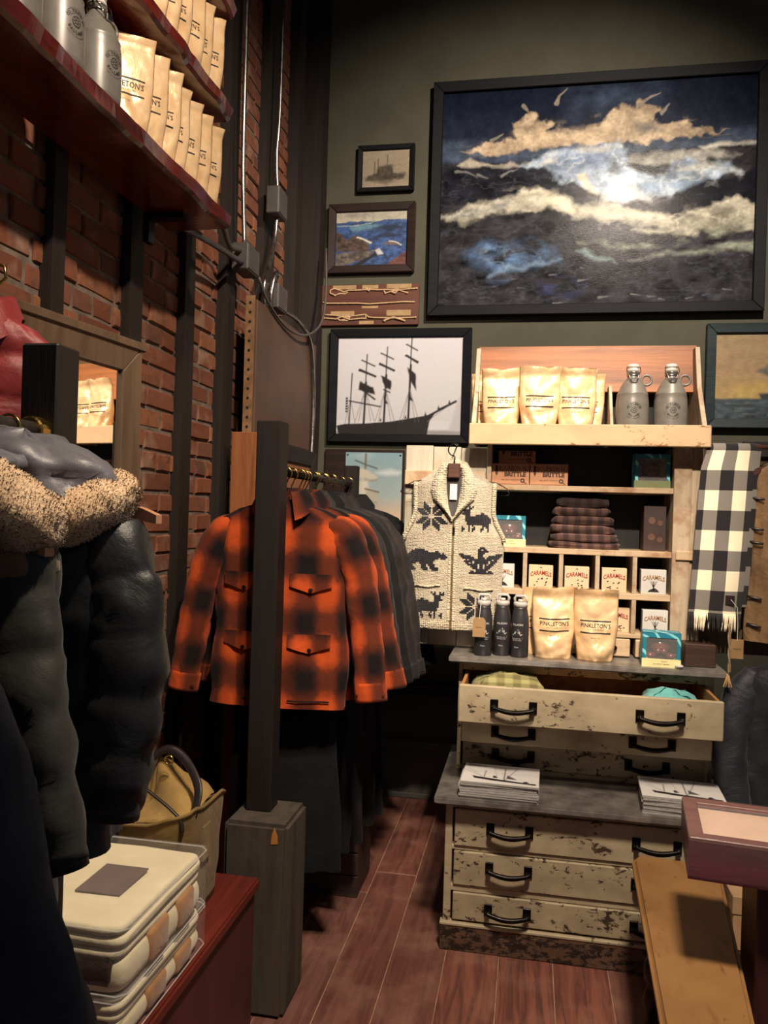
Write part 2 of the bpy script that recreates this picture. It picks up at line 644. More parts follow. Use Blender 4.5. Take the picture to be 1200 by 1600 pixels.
def frame_mesh(W, H, b, d, lip=0.006):
    """four mitred bars round an opening; W,H outer size, b bar width, d depth (towards -y)"""
    mb = MB()
    o = [(-W / 2, -H / 2), (W / 2, -H / 2), (W / 2, H / 2), (-W / 2, H / 2)]
    i_ = [(-W / 2 + b, -H / 2 + b), (W / 2 - b, -H / 2 + b), (W / 2 - b, H / 2 - b), (-W / 2 + b, H / 2 - b)]
    for k in range(4):
        k2 = (k + 1) % 4
        A, B, C, D = o[k], o[k2], i_[k2], i_[k]
        vs = [(p[0], 0, p[1]) for p in (A, B, C, D)] + [(p[0], -d, p[1]) for p in (A, B)] + [(p[0], -d + lip, p[1]) for p in (C, D)]
        mb.add(vs, [(0, 1, 2, 3), (7, 6, 5, 4), (0, 4, 5, 1), (1, 5, 6, 2), (2, 6, 7, 3), (3, 7, 4, 0)])
    return mb


def picture(name, label, cat, x0, x1, z0, z1, y, bar, depth, fmat, cv, cmat, roll=0.0, glass=False):
    W, H = x1 - x0, z1 - z0
    t = thing(name, label, cat, ((x0 + x1) / 2, y, (z0 + z1) / 2), ry=roll)
    frame_mesh(W, H, bar, depth).build('frame', fmat, t, bevel=0.003, recalc=True)
    c = link('picture_sheet', cv.mesh('picture_sheet', W - 2 * bar + 0.004, H - 2 * bar + 0.004), cmat, t)
    c.location = (0, -depth * 0.45, 0)
    MB().box((-W / 2 + 0.004, -depth * 0.4, -H / 2 + 0.004), (W / 2 - 0.004, -0.001, H / 2 - 0.004)).build('backing', plain('backing_card', (60, 48, 38)), t)
    return t


# ---- the big seascape ----
def paint_storm():
    c = Canvas(420, 300, (34, 38, 54), 1.37)

    def m(X, Y):
        top = 130 - (X - 90) * .046; bot = 853 - (X - 80) * .03
        return ((X - 90 + (Y - 130) * .015) / 1055, (Y - top) / (bot - top))

    def L(*p): return [m(*q) for q in p]
    K = dict(freq=9)
    c.vgrad(0, (26, 30, 46), .3, (44, 50, 66))
    c.poly(L((520, 130), (680, 120), (830, 110), (820, 170), (700, 190), (560, 190)), (58, 72, 92), .06, .05, alpha=.7, tex=.5)
    c.poly(L((180, 130), (500, 100), (500, 210), (300, 230)), (24, 30, 48), .08, .05, alpha=.7)
    c.poly(L((860, 150), (1145, 90), (1145, 250), (900, 220)), (24, 28, 44), .08, .05, alpha=.6)
    c.poly(L((90, 300), (400, 310), (1145, 270), (1145, 340), (90, 380)), (76, 88, 106), .03, .03, alpha=.8, tex=.3)
    cloud = L((150, 332), (250, 305), (340, 282), (345, 240), (372, 225), (395, 205), (430, 222), (472, 228), (462, 262), (540, 268), (640, 240), (665, 205), (700, 185), (765, 172), (835, 205), (808, 240), (850, 252), (880, 232), (930, 236), (945, 256), (1050, 262), (960, 288), (800, 296), (650, 300), (450, 316), (250, 334))
    c.poly(cloud, (176, 156, 130), .008, .035, 24, 3, tex=.3, tfreq=12)
    c.poly(L((350, 262), (470, 268), (650, 255), (760, 240), (800, 262), (640, 290), (400, 305)), (204, 182, 150), .03, .03, 12, 5, alpha=.6)
    c.poly(L((745, 245), (800, 235), (830, 262), (770, 266)), (84, 88, 96), .02, .02, alpha=.8)
    for p in ([(370, 178), (398, 212)], [(488, 172), (497, 145), (525, 122)], [(755, 180), (800, 150), (835, 138)], [(835, 210), (862, 178)], [(260, 290), (300, 268)]):
        c.line([m(*q) for q in p], .018, (150, 140, 126), .01, 14, alpha=.75, taper=True)
    # sea
    c.poly(L((60, 372), (200, 362), (380, 372), (700, 345), (1180, 296), (1180, 900), (60, 900)), (52, 50, 54), .008, .015, 12, 2, tex=.6, tfreq=16)
    c.poly(L((90, 380), (440, 378), (560, 440), (600, 500), (400, 470), (90, 520)), (36, 37, 44), .02, .02, tex=.5)
    c.poly(L((720, 352), (850, 330), (1000, 332), (1090, 342), (960, 362), (740, 374)), (150, 148, 140), .01, .02, 22, 4, tex=.3)
    c.poly(L((960, 318), (1060, 303), (1066, 318), (985, 326)), (190, 186, 172), .008, .012, 25, 6)
    c.poly(L((1055, 308), (1150, 292), (1150, 304), (1080, 318)), (160, 158, 150), .006, .012, 25, 7)
    c.poly(L((140, 378), (185, 350), (240, 372), (290, 378), (200, 384)), (170, 162, 146), .006, .012, 25, 8)
    c.poly(L((260, 380), (330, 366), (372, 372), (320, 386)), (150, 144, 134), .006, .012, 25, 9)
    for p in ([(140, 398), (175, 396), (212, 418)], [(215, 408), (255, 420)], [(300, 412), (350, 385)]):
        c.line([m(*q) for q in p], .016, (128, 126, 124), .01, 20, taper=True, alpha=.8)
    foam = L((365, 378), (400, 350), (450, 335), (560, 318), (620, 310), (690, 298), (722, 330), (730, 352), (718, 372), (780, 402), (850, 412), (870, 384), (930, 360), (1000, 376), (1050, 368), (1102, 406), (1050, 400), (1010, 412), (985, 452), (880, 460), (860, 482), (700, 497), (640, 482), (585, 462), (540, 432), (460, 402), (440, 380))
    c.poly(foam, (150, 164, 180), .010, .035, 20, 11, tex=.5, tfreq=14)
    c.poly(L((440, 350), (560, 335), (680, 320), (640, 390), (560, 400), (470, 390)), (108, 126, 156), .03, .04, 12, 12, alpha=.7)
    c.poly(L((555, 405), (585, 395), (625, 470), (590, 460)), (214, 204, 176), .012, .02, 20, 13)
    c.poly(L((370, 375), (430, 342), (560, 320), (690, 302), (715, 330), (620, 328), (520, 345), (430, 372)), (206, 200, 184), .012, .02, 20, 14, alpha=.85, patchy=.8)
    c.poly(L((640, 480), (690, 440), (740, 440), (790, 480), (720, 498)), (226, 226, 220), .02, .03, 16, 15)
    c.poly(L((760, 430), (860, 430), (960, 420), (985, 450), (880, 462), (800, 485)), (128, 150, 172), .02, .03, 14, 16, alpha=.8, tex=.3)
    c.poly(L((860, 400), (940, 366), (1050, 372), (1100, 404), (1020, 398), (980, 440), (930, 440)), (190, 190, 178), .014, .025, 18, 17, alpha=.85, patchy=.9)
    c.poly(L((725, 368), (760, 372), (850, 398), (840, 404), (780, 396)), (30, 32, 40), .006, .01)
    c.poly(L((990, 420), (1100, 412), (1150, 350), (1150, 500), (1060, 480), (940, 540), (850, 540), (820, 500), (900, 468)), (30, 31, 38), .012, .02, 14, 18, tex=.4)
    band = L((80, 545), (160, 530), (250, 500), (340, 458), (460, 452), (540, 502), (600, 518), (700, 508), (800, 522), (880, 548), (960, 522), (1020, 490), (1100, 488), (1160, 530), (1160, 590), (1000, 602), (880, 592), (700, 566), (600, 560), (540, 532), (440, 520), (300, 536), (180, 560), (80, 562))
    c.poly(band, (172, 166, 148), .012, .04, 18, 21, tex=.4, tfreq=14)
    c.poly(L((400, 465), (470, 458), (560, 515), (700, 520), (860, 552), (700, 555), (560, 535), (450, 500)), (214, 206, 180), .02, .03, 16, 22, alpha=.8)
    c.poly(L((90, 545), (260, 515), (340, 480), (330, 510), (180, 552)), (130, 132, 134), .02, .03, 16, 23, alpha=.8)
    c.poly(L((560, 628), (720, 628), (860, 612), (1080, 570), (1150, 572), (1010, 610), (850, 642), (720, 648)), (150, 154, 136), .014, .03, 14, 24, patchy=.9, tex=.3)
    c.poly(L((735, 690), (860, 662), (960, 645), (1140, 620), (1140, 660), (980, 662), (860, 674)), (146, 150, 136), .01, .02, 16, 25, patchy=.7)
    c.poly(L((740, 590), (800, 586), (880, 592), (800, 602)), (176, 172, 152), .008, .012, 24, 26)
    c.poly(L((560, 655), (600, 655), (660, 682), (690, 695), (620, 686)), (130, 148, 150), .012, .02, 18, 27)
    c.poly(L((170, 650), (300, 632), (430, 650), (520, 690), (400, 712), (270, 745), (200, 700)), (86, 112, 146), .03, .05, 10, 28, patchy=.9, tex=.4)
    c.poly(L((260, 742), (330, 715), (420, 700), (505, 690), (400, 712)), (130, 158, 184), .012, .02, 16, 29)
    c.poly(L((410, 755), (520, 760), (580, 790), (520, 808), (430, 785)), (64, 72, 112), .03, .04, 12, 30, patchy=.9)
    for k in range(26):
        r = random.Random(k)
        x, y = r.uniform(90, 1140), r.uniform(640, 850)
        c.line([m(x, y), m(x + r.uniform(8, 40), y + r.uniform(-8, 5))], r.uniform(.006, .012), r.choice([(120, 122, 126), (90, 96, 108), (150, 150, 146)]), .01, 20, k, .5, True)
    # foam lace: bright ridges broken up by noise, inside the wave and the near band
    for seed, pts, colr, fr in ((31, L((430, 345), (690, 305), (725, 350), (790, 410), (870, 385), (1000, 380), (1085, 402), (985, 448), (860, 478), (700, 494), (590, 455), (470, 398)), (214, 216, 214), 11),
                                (37, L((90, 548), (340, 470), (460, 460), (560, 515), (800, 530), (960, 525), (1100, 495), (1150, 560), (900, 590), (560, 548), (300, 530)), (226, 218, 194), 9),
                                (43, L((180, 655), (320, 640), (500, 688), (300, 738)), (140, 168, 196), 12), (47, L((150, 330), (340, 290), (470, 240), (700, 195), (830, 205), (1040, 264), (640, 296), (250, 330)), (206, 186, 156), 8)):
        n = fbm(c.x * fr, c.y * fr * 1.7, seed, 5); ridge = np.clip(1 - np.abs(n) * 14, 0, 1)
        keep = c.a.copy(); c.poly(pts, colr, .03, .03, 12, seed)
        c.a = keep + (c.a - keep) * (ridge * .38)[..., None]
    for seed, pts, fr in ((51, L((80, 570), (540, 535), (900, 600), (1150, 600), (1150, 860), (80, 860)), 14), (57, L((80, 385), (430, 385), (600, 500), (400, 460), (80, 530)), 14)):
        n = fbm(c.x * fr, c.y * fr * 2.4, seed, 5); ridge = np.clip(1 - np.abs(n) * 16, 0, 1)
        keep = c.a.copy(); c.poly(pts, (96, 100, 112), .05, .03, 12, seed)
        c.a = keep + (c.a - keep) * (ridge * .28)[..., None]
    c.grain(.16, 26)
    c.grain(.14, 90, 8)
    lum = c.a.mean(-1, keepdims=True)
    c.a = np.clip(c.a * (0.80 + 0.18 * np.clip(lum / .40, 0, 1) ** .8), 0, 1)
    return c


def paint_rocks():
    c = Canvas(120, 88, (60, 84, 122), 1.36)
    def m(X, Y): return ((X - 133) / 357, (Y - 398 + (X - 133) * .045) / 266)
    def L(*p): return [m(*q) for q in p]
    c.vgrad(0, (168, 162, 148), .2, (178, 170, 150))
    c.poly(L((190, 408), (300, 402), (280, 420), (200, 424)), (140, 136, 128), .04, .02)
    c.poly(L((130, 462), (200, 444), (300, 440), (420, 430), (492, 428), (492, 680), (130, 680)), (52, 78, 126), .01, .02, 12, 2, tex=.5)
    c.poly(L((200, 470), (300, 450), (360, 462), (300, 480), (220, 490)), (104, 144, 158), .03, .03, 12, 3, alpha=.8)
    c.poly(L((320, 470), (400, 452), (480, 462), (400, 490)), (30, 42, 70), .03, .03, 12, 4)
    c.poly(L((310, 520), (380, 490), (480, 500), (420, 515)), (36, 46, 74), .02, .03, 12, 5)
    c.line(L((140, 470), (250, 462), (330, 440)), .02, (170, 180, 180), .02, 14, 6, .6)
    c.poly(L((135, 495), (160, 505), (190, 535), (230, 505), (270, 530), (305, 560), (290, 595), (220, 590), (140, 590)), (74, 58, 50), .012, .02, 14, 7, tex=.6)
    c.line(L((240, 520), (280, 530), (310, 545)), .03, (205, 196, 180), .02, 14, 8)
    c.poly(L((140, 600), (240, 590), (330, 580), (300, 615), (200, 650), (135, 664)), (96, 86, 78), .012, .02, 14, 9, tex=.6)
    c.poly(L((210, 660), (300, 610), (340, 580), (372, 600), (320, 615), (250, 660)), (30, 30, 36), .012, .02, 14, 10)
    c.poly(L((330, 580), (352, 568), (372, 598), (345, 602)), (190, 190, 188), .01, .01)
    c.poly(L((365, 550), (410, 530), (450, 552)), (110, 92, 84), .01, .012, 14, 11)
    c.line(L((400, 534), (440, 540), (458, 552)), .02, (205, 200, 190), .01)
    c.poly(L((375, 660), (430, 615), (492, 575), (492, 680)), (98, 58, 52), .012, .02, 14, 12, tex=.4)
    c.grain(.15, 24)
    return c


def paint_barque():
    """black silhouette of a sailing ship on a grey sky"""
    c = Canvas(170, 130, (206, 204, 207), 1.31)
    def m(X, Y): return ((X - 153) / 597, (Y - 1010) / 455)
    def L(*p): return [m(*q) for q in p]
    c.vgrad(0, (212, 210, 214), .85, (200, 198, 200))
    c.poly(L((140, 1448), (760, 1440), (760, 1480), (140, 1480)), (150, 148, 150), .01)
    c.poly(L((690, 1440), (735, 1290), (760, 1280), (760, 1445)), (186, 184, 186), .02)
    K = (44, 40, 42)
    c.poly(L((156, 1424), (200, 1415), (300, 1412), (420, 1402), (500, 1388), (570, 1376), (625, 1362), (600, 1400), (588, 1470), (170, 1470)), K, .004)
    c.line(L((600, 1372), (720, 1308)), .022, K); c.line(L((640, 1345), (720, 1308)), .014, K)
    c.line(L((590, 1400), (690, 1325)), .004, (110, 106, 108))
    for x, top in ((222, 1180), (292, 1092), (388, 1058), (503, 1012)):
        c.line(L((x - 4, 1420), (x + 2, top + 60), (x + 4, top)), .012, K)
        if x > 230: c.line(L((x - 4, 1420), (x + 2, top + 130)), .022, K)
    for x in (292, 388, 503):
        for dx in (-46, -30, 30, 48):
            c.line(L((x, 1250), (x + dx, 1405)), .004, (96, 92, 94))
    for dx in (-25, 25): c.line(L((222, 1300), (222 + dx, 1415)), .004, (96, 92, 94))
    c.line(L((215, 1308), (366, 1334)), .014, K)
    for (x, y, w) in ((302, 1130, 32), (298, 1178, 40), (392, 1098, 30), (392, 1150, 36), (508, 1058, 26), (508, 1110, 30)):
        c.line(L((x - w, y - 12), (x + w, y + 16)), .014, K)
    for (x, y, w) in ((300, 1172, 38), (392, 1145, 34), (510, 1108, 26)): c.line(L((x - w, y - 10), (x + w, y + 22)), .022, K)
    c.poly(L((262, 1215), (330, 1245), (340, 1280), (300, 1272), (258, 1256)), K, .006, .01)
    c.poly(L((364, 1190), (415, 1215), (412, 1258), (380, 1240)), K, .006, .01)
    c.poly(L((490, 1152), (528, 1180), (536, 1262), (512, 1225), (500, 1200)), K, .006, .01)
    c.line(L((285, 1262), (338, 1300)), .018, K); c.line(L((380, 1255), (410, 1268)), .014, K)
    c.poly(L((380, 1280), (404, 1325), (384, 1315)), K, .004); c.poly(L((498, 1262), (522, 1310), (500, 1300)), K, .004)
    for i in range(6): c.poly(L((198, 1292 + i * 12), (210, 1293 + i * 12), (206, 1302 + i * 12), (198, 1301 + i * 12)), K, .003)
    c.line(L((205, 1290), (212, 1350), (216, 1415)), .004, K)
    for x, y in ((640, 1338), (690, 1312), (580, 1368), (486, 1382), (368, 1396)): c.poly(L((x - 5, y + 6), (x, y - 12), (x + 6, y + 6)), K, .004)
    c.grain(.02, 60)
    return c


def paint_steamer():
    c = Canvas(84, 72, (158, 144, 124), 1.17)
    c.vgrad(0, (160, 146, 126), .7, (150, 136, 116)); c.vgrad(.7, (140, 126, 106), 1, (160, 146, 126))
    K = (66, 60, 52)
    c.poly([(.06, .78), (.12, .66), (.3, .62), (.34, .45), (.62, .4), (.66, .6), (.9, .64), (.86, .78), (.5, .82)], K, .03, .03, 10, 2, .9, .5)
    c.poly([(.2, .82), (.5, .78), (.7, .84), (.5, .92)], (92, 84, 72), .04, .03, 10, 3, .7)
    for x, t in ((.26, .3), (.33, .24), (.52, .14)): c.line([(x, .66), (x + .005, t)], .018, K)
    for x in (.4, .46, .52, .58): c.line([(x, .4), (x, .66)], .02, (100, 90, 78), alpha=.6)
    c.line([(.66, .44), (.8, .4), (.84, .46)], .012, K, alpha=.6)
    c.grain(.08, 22)
    return c


def paint_poster():
    c = Canvas(76, 132, (120, 160, 176), .55)
    c.vgrad(0, (132, 164, 174), .42, (160, 174, 172)); c.vgrad(.42, (160, 174, 172), .62, (206, 176, 146))
    c.vgrad(.62, (206, 176, 146), .8, (214, 186, 132)); c.vgrad(.8, (206, 184, 116), .86, (150, 156, 110)); c.vgrad(.86, (84, 130, 132), 1, (64, 110, 120))
    c.poly([(.55, .19), (.8, .16), (1, .19), (.9, .22), (.6, .215)], (198, 206, 204), .02, .02, 8)
    c.poly([(.1, .03), (.4, .01), (.5, .04), (.2, .06)], (160, 180, 180), .03, .02, 8)
    S = (196, 190, 172); D = (150, 146, 132)
    c.line([(.36, .02), (.35, .5)], .02, (120, 110, 92))
    c.line([(.18, .08), (.36, .12), (.56, .155)], .014, (86, 96, 96))
    c.poly([(.12, .2), (.3, .15), (.5, .2), (.58, .24), (.5, .27), (.36, .26), (.2, .25)], S, .012, .02, 8, 3)
    c.poly([(.34, .25), (.44, .26), (.58, .25), (.5, .285), (.36, .275)], D, .01, .01)
    c.poly([(0, .28), (.2, .26), (.32, .3), (.3, .42), (.1, .4), (0, .38)], S, .012, .02, 8, 4)
    c.poly([(0, .36), (.2, .4), (.3, .42), (0, .44)], D, .02, .01)
    c.poly([(.3, .26), (.4, .27), (.42, .5), (.36, .6), (.24, .55)], (206, 202, 186), .015, .02, 8, 5)
    c.poly([(.38, .34), (.58, .37), (.57, .6), (.36, .56)], (178, 172, 152), .012, .01, 8, 6)
    c.line([(.38, .45), (.58, .48)], .01, D); c.line([(.36, .35), (.6, .38)], .014, (110, 104, 90))
    c.grain(.03, 20)
    return c


def paint_sunset_ship():
    c = Canvas(120, 80, (150, 128, 92), 1.65)
    c.vgrad(0, (146, 126, 90), .45, (156, 128, 92)); c.vgrad(.45, (156, 128, 92), .76, (172, 146, 88))
    c.poly([(.25, .05), (.6, 0), (1, .02), (1, .3), (.5, .3)], (164, 124, 90), .12, .06, 6, 2, .6)
    c.poly([(.12, .6), (.3, .56), (.4, .62), (.3, .72), (.12, .72)], (186, 156, 88), .05, .04, 8, 3, .7)
    c.poly([(.26, .44), (.42, .26), (.62, .12), (.8, .15), (.9, .4), (.84, .7), (.42, .72), (.4, .58)], (92, 90, 80), .015, .03, 10, 4, tex=.4)
    c.poly([(.44, .43), (.5, .32), (.56, .26), (.62, .32), (.62, .44)], (198, 118, 58), .012, .02, 10, 5, tex=.3)
    c.poly([(.66, .4), (.7, .2), (.78, .24), (.8, .42)], (190, 120, 66), .012, .02, 10, 6)
    c.poly([(.47, .5), (.56, .46), (.62, .56), (.52, .58)], (196, 132, 106), .012, .02, 10, 7)
    c.poly([(.42, .62), (.46, .58), (.48, .63), (.44, .66)], (150, 148, 136), .01, .01)
    c.poly([(.28, .7), (.5, .67), (.9, .66), (.92, .78), (.3, .78)], (44, 52, 54), .012, .01)
    c.poly([(-.1, .755), (.3, .76), (1.1, .74), (1.1, 1.1), (-.1, 1.1)], (58, 70, 76), .012, .015, 10, 8, tex=.5)
    for k in range(14):
        r = random.Random(k + 90); x, y = r.uniform(0, .95), r.uniform(.79, .96)
        c.line([(x, y), (x + r.uniform(.05, .14), y + r.uniform(-.01, .01))], .02, (98, 112, 114), .01, 12, k, .6, True)
    c.grain(.12, 18)
    return c


def paint_calendar():
    c = Canvas(84, 66, (226, 222, 218), 1.27)
    K = (40, 38, 38)
    c.vgrad(0, (206, 204, 204), .5, (224, 220, 216)); c.vgrad(.5, (232, 228, 224), 1, (236, 233, 228))
    c.poly([(.14, .66), (.2, .69), (.5, .76), (.82, .82), (.96, .83), (.96, .9), (.4, .84), (.16, .78)], K, .008)
    c.line([(.02, .36), (.25, .66)], .008, K, alpha=.7); c.line([(.06, .28), (.27, .66)], .008, K, alpha=.7)
    c.line([(.29, .68), (.3, .34)], .014, K); c.line([(.55, .78), (.55, .18)], .018, K)
    c.line([(.56, .78), (.72, .05)], .01, K); c.line([(.46, .7), (.4, .12)], .006, K, alpha=.6)
    c.poly([(.58, .5), (.72, .7), (.58, .7)], (96, 94, 94), .006); c.poly([(.4, .6), (.43, .58), (.47, .68), (.41, .7)], K, .006)
    c.poly([(.8, .76), (.84, .75), (.88, .82), (.8, .82)], K, .006)
    for y, w in ((.08, .14), (.14, .26)):
        x = .05
        while x < .05 + w: c.line([(x, y), (x + .018, y)], .035, (70, 66, 66), alpha=.8); x += .026
    return c

# ================================================================== THE SETTING
rnd = random.Random(7)
XW = -1.30      # brick face
YB = 4.35       # green wall face

# ---- floor of reddish old boards, each board a part
def floor_mat():
    t = NT('worn_floorboard')
    oi = t.node('ShaderNodeObjectInfo')
    v = t.coords('Object', (16, 1.1, 1))
    g = t.noise(v, 1.6, 6, 0.62, 1.2)
    v2 = t.coords('Object')
    d = t.noise(v2, 5, 5, 0.6)
    base = t.ramp(oi.outputs['Random'], [(0.0, lin((112, 72, 62))), (0.35, lin((146, 90, 74))), (0.7, lin((132, 78, 64))), (1.0, lin((118, 88, 80)))])
    c = t.mix(t.ramp(g, [(0.42, (0, 0, 0)), (0.62, (1, 1, 1))]), base, lin((98, 60, 52)))
    c = t.mix(t.ramp(d, [(0.5, (0, 0, 0)), (0.75, (.55, .55, .55))]), c, lin((164, 122, 102)))
    t.bump(t.math('ADD', g, t.math('MULTIPLY', d, 0.6)), 0.3, 0.004)
    return t.fin(c, t.ramp(d, [(0.3, (.42,) * 3), (0.7, (.68,) * 3)]), 0, 0.4)


FLOORB = floor_mat()
floor = struct(MB().box((-1.5, -0.6, -0.06), (2.2, 4.6, -0.0025)).build('floor', plain('floor_joint_dust', (190, 150, 122), (150, 116, 94), 20, 0.95)))
x = -1.32
pi_ = 0
plank_cache = {}
while x < 2.1:
    w = rnd.choice([0.165, 0.175, 0.185, 0.195])
    y = -0.55 - rnd.random() * 0.6
    while y < 4.34:
        L = rnd.uniform(1.6, 3.2)
        y0, y1 = max(y, -0.55), min(y + L, YB)
        if y1 - y0 > 0.05 and y1 > 0.9:
            o = MB().box((-w / 2 + 0.0014, -(y1 - y0) / 2 + 0.002, -0.024), (w / 2 - 0.0014, (y1 - y0) / 2 - 0.002, 0.0 + rnd.uniform(-.0012, .0))).build('floorboard', FLOORB, floor, bevel=0.0015)
            o.location = (x + w / 2, (y0 + y1) / 2, 0)
        y += L
    x += w

# ---- green end wall, ceiling
GREEN = plain('olive_wall_paint', (82, 80, 64), (74, 72, 58), 6, 0.85, bump=0.05, bscale=120)
wall_back = struct(MB().box((-1.6, YB, 0), (2.2, YB + 0.12, 4.75)).build('wall_back', GREEN))
struct(MB().box((-1.6, -0.6, 4.75), (2.2, 4.6, 4.85)).build('ceiling', plain('ceiling_black_paint', (34, 32, 34), (28, 26, 28), 5, 0.9)))
BB = plain('baseboard_green_grey', (86, 86, 78), (70, 70, 64), 8, 0.55)
mb = MB(); mb.box((-1.3, YB - 0.025, 0), (2.1, YB, 0.27)); mb.box((-1.3, YB - 0.05, 0.27), (2.1, YB, 0.31)); mb.box((-1.3, YB - 0.045, 0), (2.1, YB, 0.03))
struct(mb.build('baseboard_back', BB, bevel=0.004))
DARKW = wood('dark_stud_wood', (42, 32, 27), (28, 21, 19), 'z', 6, 0.7)

# ---- brick wall on the left; bricks are parts
MORTAR = plain('old_mortar', (132, 116, 100), (96, 82, 70), 18, 0.95, bump=0.6, bscale=60)
wall_left = struct(MB().box((XW - 0.16, -0.6, 0), (XW - 0.005, YB + 0.1, 4.75)).build('wall_left', MORTAR))


def brick_mat():
    t = NT('old_red_brick')
    oi = t.node('ShaderNodeObjectInfo')
    v = t.coords('Object')
    n = t.noise(v, 22, 5, 0.65)
    big = t.noise(v, 6, 3)
    base = t.ramp(oi.outputs['Random'], [(0.0, lin((112, 66, 48))), (0.3, lin((136, 82, 58))), (0.55, lin((120, 74, 56))), (0.8, lin((146, 94, 64))), (1.0, lin((104, 70, 56)))])
    c = t.mix(t.ramp(n, [(0.5, (0, 0, 0)), (0.72, (.75,) * 3)]), base, lin((92, 66, 58)))
    c = t.mix(t.ramp(big, [(0.56, (0, 0, 0)), (0.72, (.6,) * 3)]), c, lin((168, 140, 118)))
    t.bump(n, 0.6, 0.006)
    return t.fin(c, 0.9, 0, 0.25)


BRICK = brick_mat()


def brick_shape(L, seed):
    """rough brick with uneven face; centred, face towards +x"""
    r = random.Random(seed)
    h = 0.0605; j = lambda a=0.003: r.uniform(-a, a)
    vs = []
    for (yy, zz) in ((-L / 2, -h / 2), (L / 2, -h / 2), (L / 2, h / 2), (-L / 2, h / 2)):
        vs.append((-0.06, yy, zz))
    ring = []
    for (yy, zz) in ((-L / 2, -h / 2), (0, -h / 2), (L / 2, -h / 2), (L / 2, 0), (L / 2, h / 2), (0, h / 2), (-L / 2, h / 2), (-L / 2, 0)):
        ring.append((-0.004 + j(.002), yy + j(), zz + j(.0025)))
    face = [(0.002 + j(.0014), y_ * 0.955 + j(.002), z_ * 0.87 + j(.002)) for _, y_, z_ in ring]
    vs += ring + face + [(0.0025 + j(.001), j(.02), j(.006))]
    fs = []
    R = lambda k: 4 + k % 8
    Fc = lambda k: 12 + k % 8
    for k in range(8):
        fs.append((R(k), R(k + 1), Fc(k + 1), Fc(k))); fs.append((Fc(k), Fc(k + 1), 20))
    fs += [(0, 1, 6, 5, 4), (1, 2, 8, 7, 6), (2, 3, 10, 9, 8), (3, 0, 4, 11, 10)]
    return MB().add(vs, fs)


stretch = [brick_shape(0.203, k).mesh('brick') for k in range(7)]
header = [brick_shape(0.098, 20 + k).mesh('brick') for k in range(4)]
for me in stretch + header: me.materials.append(BRICK)
CH = 0.0725
cands = []
row = 0
z = 0.036
while z < 4.72:
    hd = (row % 6 == 5)
    Lb = 0.098 if hd else 0.203
    y = 1.25 + (row % 2) * (Lb + 0.012) / 2 + rnd.uniform(-.01, .01)
    while y < YB - Lb / 2 - 0.005:
        yc = y + Lb / 2
        inside = y > 1.27
        if inside:
            d = math.hypot(XW, yc)
            seen = (yc > 1.6) and (0.95 < z < 3.4) and not (yc < 2.1 and z < 2.0) and not (yc < 2.5 and z > 2.5) and not (3.3 < yc and z < 2.42)
            if yc < 2.55 and z < 1.45: seen = False
            cands.append((0 if seen else 1, d * (1.3 if hd else 1.0), yc, z + rnd.uniform(-.002, .002), hd, rnd.randrange(100)))
        y += Lb + 0.012
    z += CH; row += 1
cands.sort()
for (_, _, yc, zc, hd, k) in cands[:300]:
    me = header[k % 4] if hd else stretch[k % 7]
    o = bpy.data.objects.new('brick', me); COL.objects.link(o); o.parent = wall_left
    o.location = (XW + ((k % 9) - 4) * 0.0012, yc, zc)
rest = MB()
for (_, _, yc, zc, hd, k) in cands[300:]:
    b = brick_shape(0.098 if hd else 0.203, k % 7)
    rest.add([(p[0] + XW, p[1] + yc, p[2] + zc) for p in b.v], b.f)
o = rest.build('bricks_beyond', BRICK, wall_left); o['kind'] = 'stuff'

# ---- dark studs fixed to the brick wall
for k, (ya, yb, xo) in enumerate(((1.925, 1.985, -1.268), (2.335, 2.42, -1.268), (2.745, 2.83, -1.268), (3.11, 3.22, -1.262), (3.56, 3.72, -1.262), (3.98, 4.08, -1.24), (4.22, 4.34, -1.18))):
    mb = MB()
    n = 10; nz = 24
    # slightly wavy old timber
    def P_(sx, sy, i, k=k, ya=ya, yb=yb, xo=xo):
        zz = 4.74 * i / nz
        return ((XW - 0.012 if sx < 0 else xo + 0.003 * n1(zz * 2, k)), (ya if sy < 0 else yb) + 0.004 * n1(zz * 1.5, k + 9), zz)
    vs = []
    for i in range(nz + 1): vs += [P_(-1, -1, i), P_(1, -1, i), P_(1, 1, i), P_(-1, 1, i)]
    fs = [(3, 2, 1, 0), tuple(4 * nz + q for q in range(4))]
    for i in range(nz):
        for q in range(4): fs.append((4 * i + q, 4 * i + (q + 1) % 4, 4 * i + 4 + (q + 1) % 4, 4 * i + 4 + q))
    mb.add(vs, fs)
    struct(mb.build('trim_%d' % (k + 1), DARKW))

# ---- brown board with a perforated steel strip, on the wall left of the corner
PANEL = plain('brown_board_paint', (92, 66, 48), (74, 52, 40), 5, 0.6, bump=0.1)
t = thing('wall_board', 'plain brown board fixed over the brick next to the corner', 'board', (-1.175, 3.7, 1.86))
MB().box((-0.012, -0.47, 0), (0.012, 0.47, 0.575)).build('panel', PANEL, t, bevel=0.003)
MB().box((-0.03, -0.49, 0.02), (-0.012, 0.45, 0.05)).build('batten', DARKW, t)
t = thing('perforated_strip', 'narrow perforated steel strip beside the brown wall board', 'metal strip', (-1.18, 3.20, 1.82))
MB().box((-0.02, -0.012, 0), (0.02, -0.008, 0.62)).build('strip', metal('dull_steel_strip', (168, 128, 92), 0.5, 0.6), t)
hole = MB().cyl((0, -0.0135, 0), (0, -0.011, 0), 0.006, 10).mesh('hole'); hole.materials.append(plain('hole_black', (14, 12, 12)))
for k in range(15):
    o = link('hole', hole, None, t); o.location = (0, 0, 0.03 + k * 0.04)

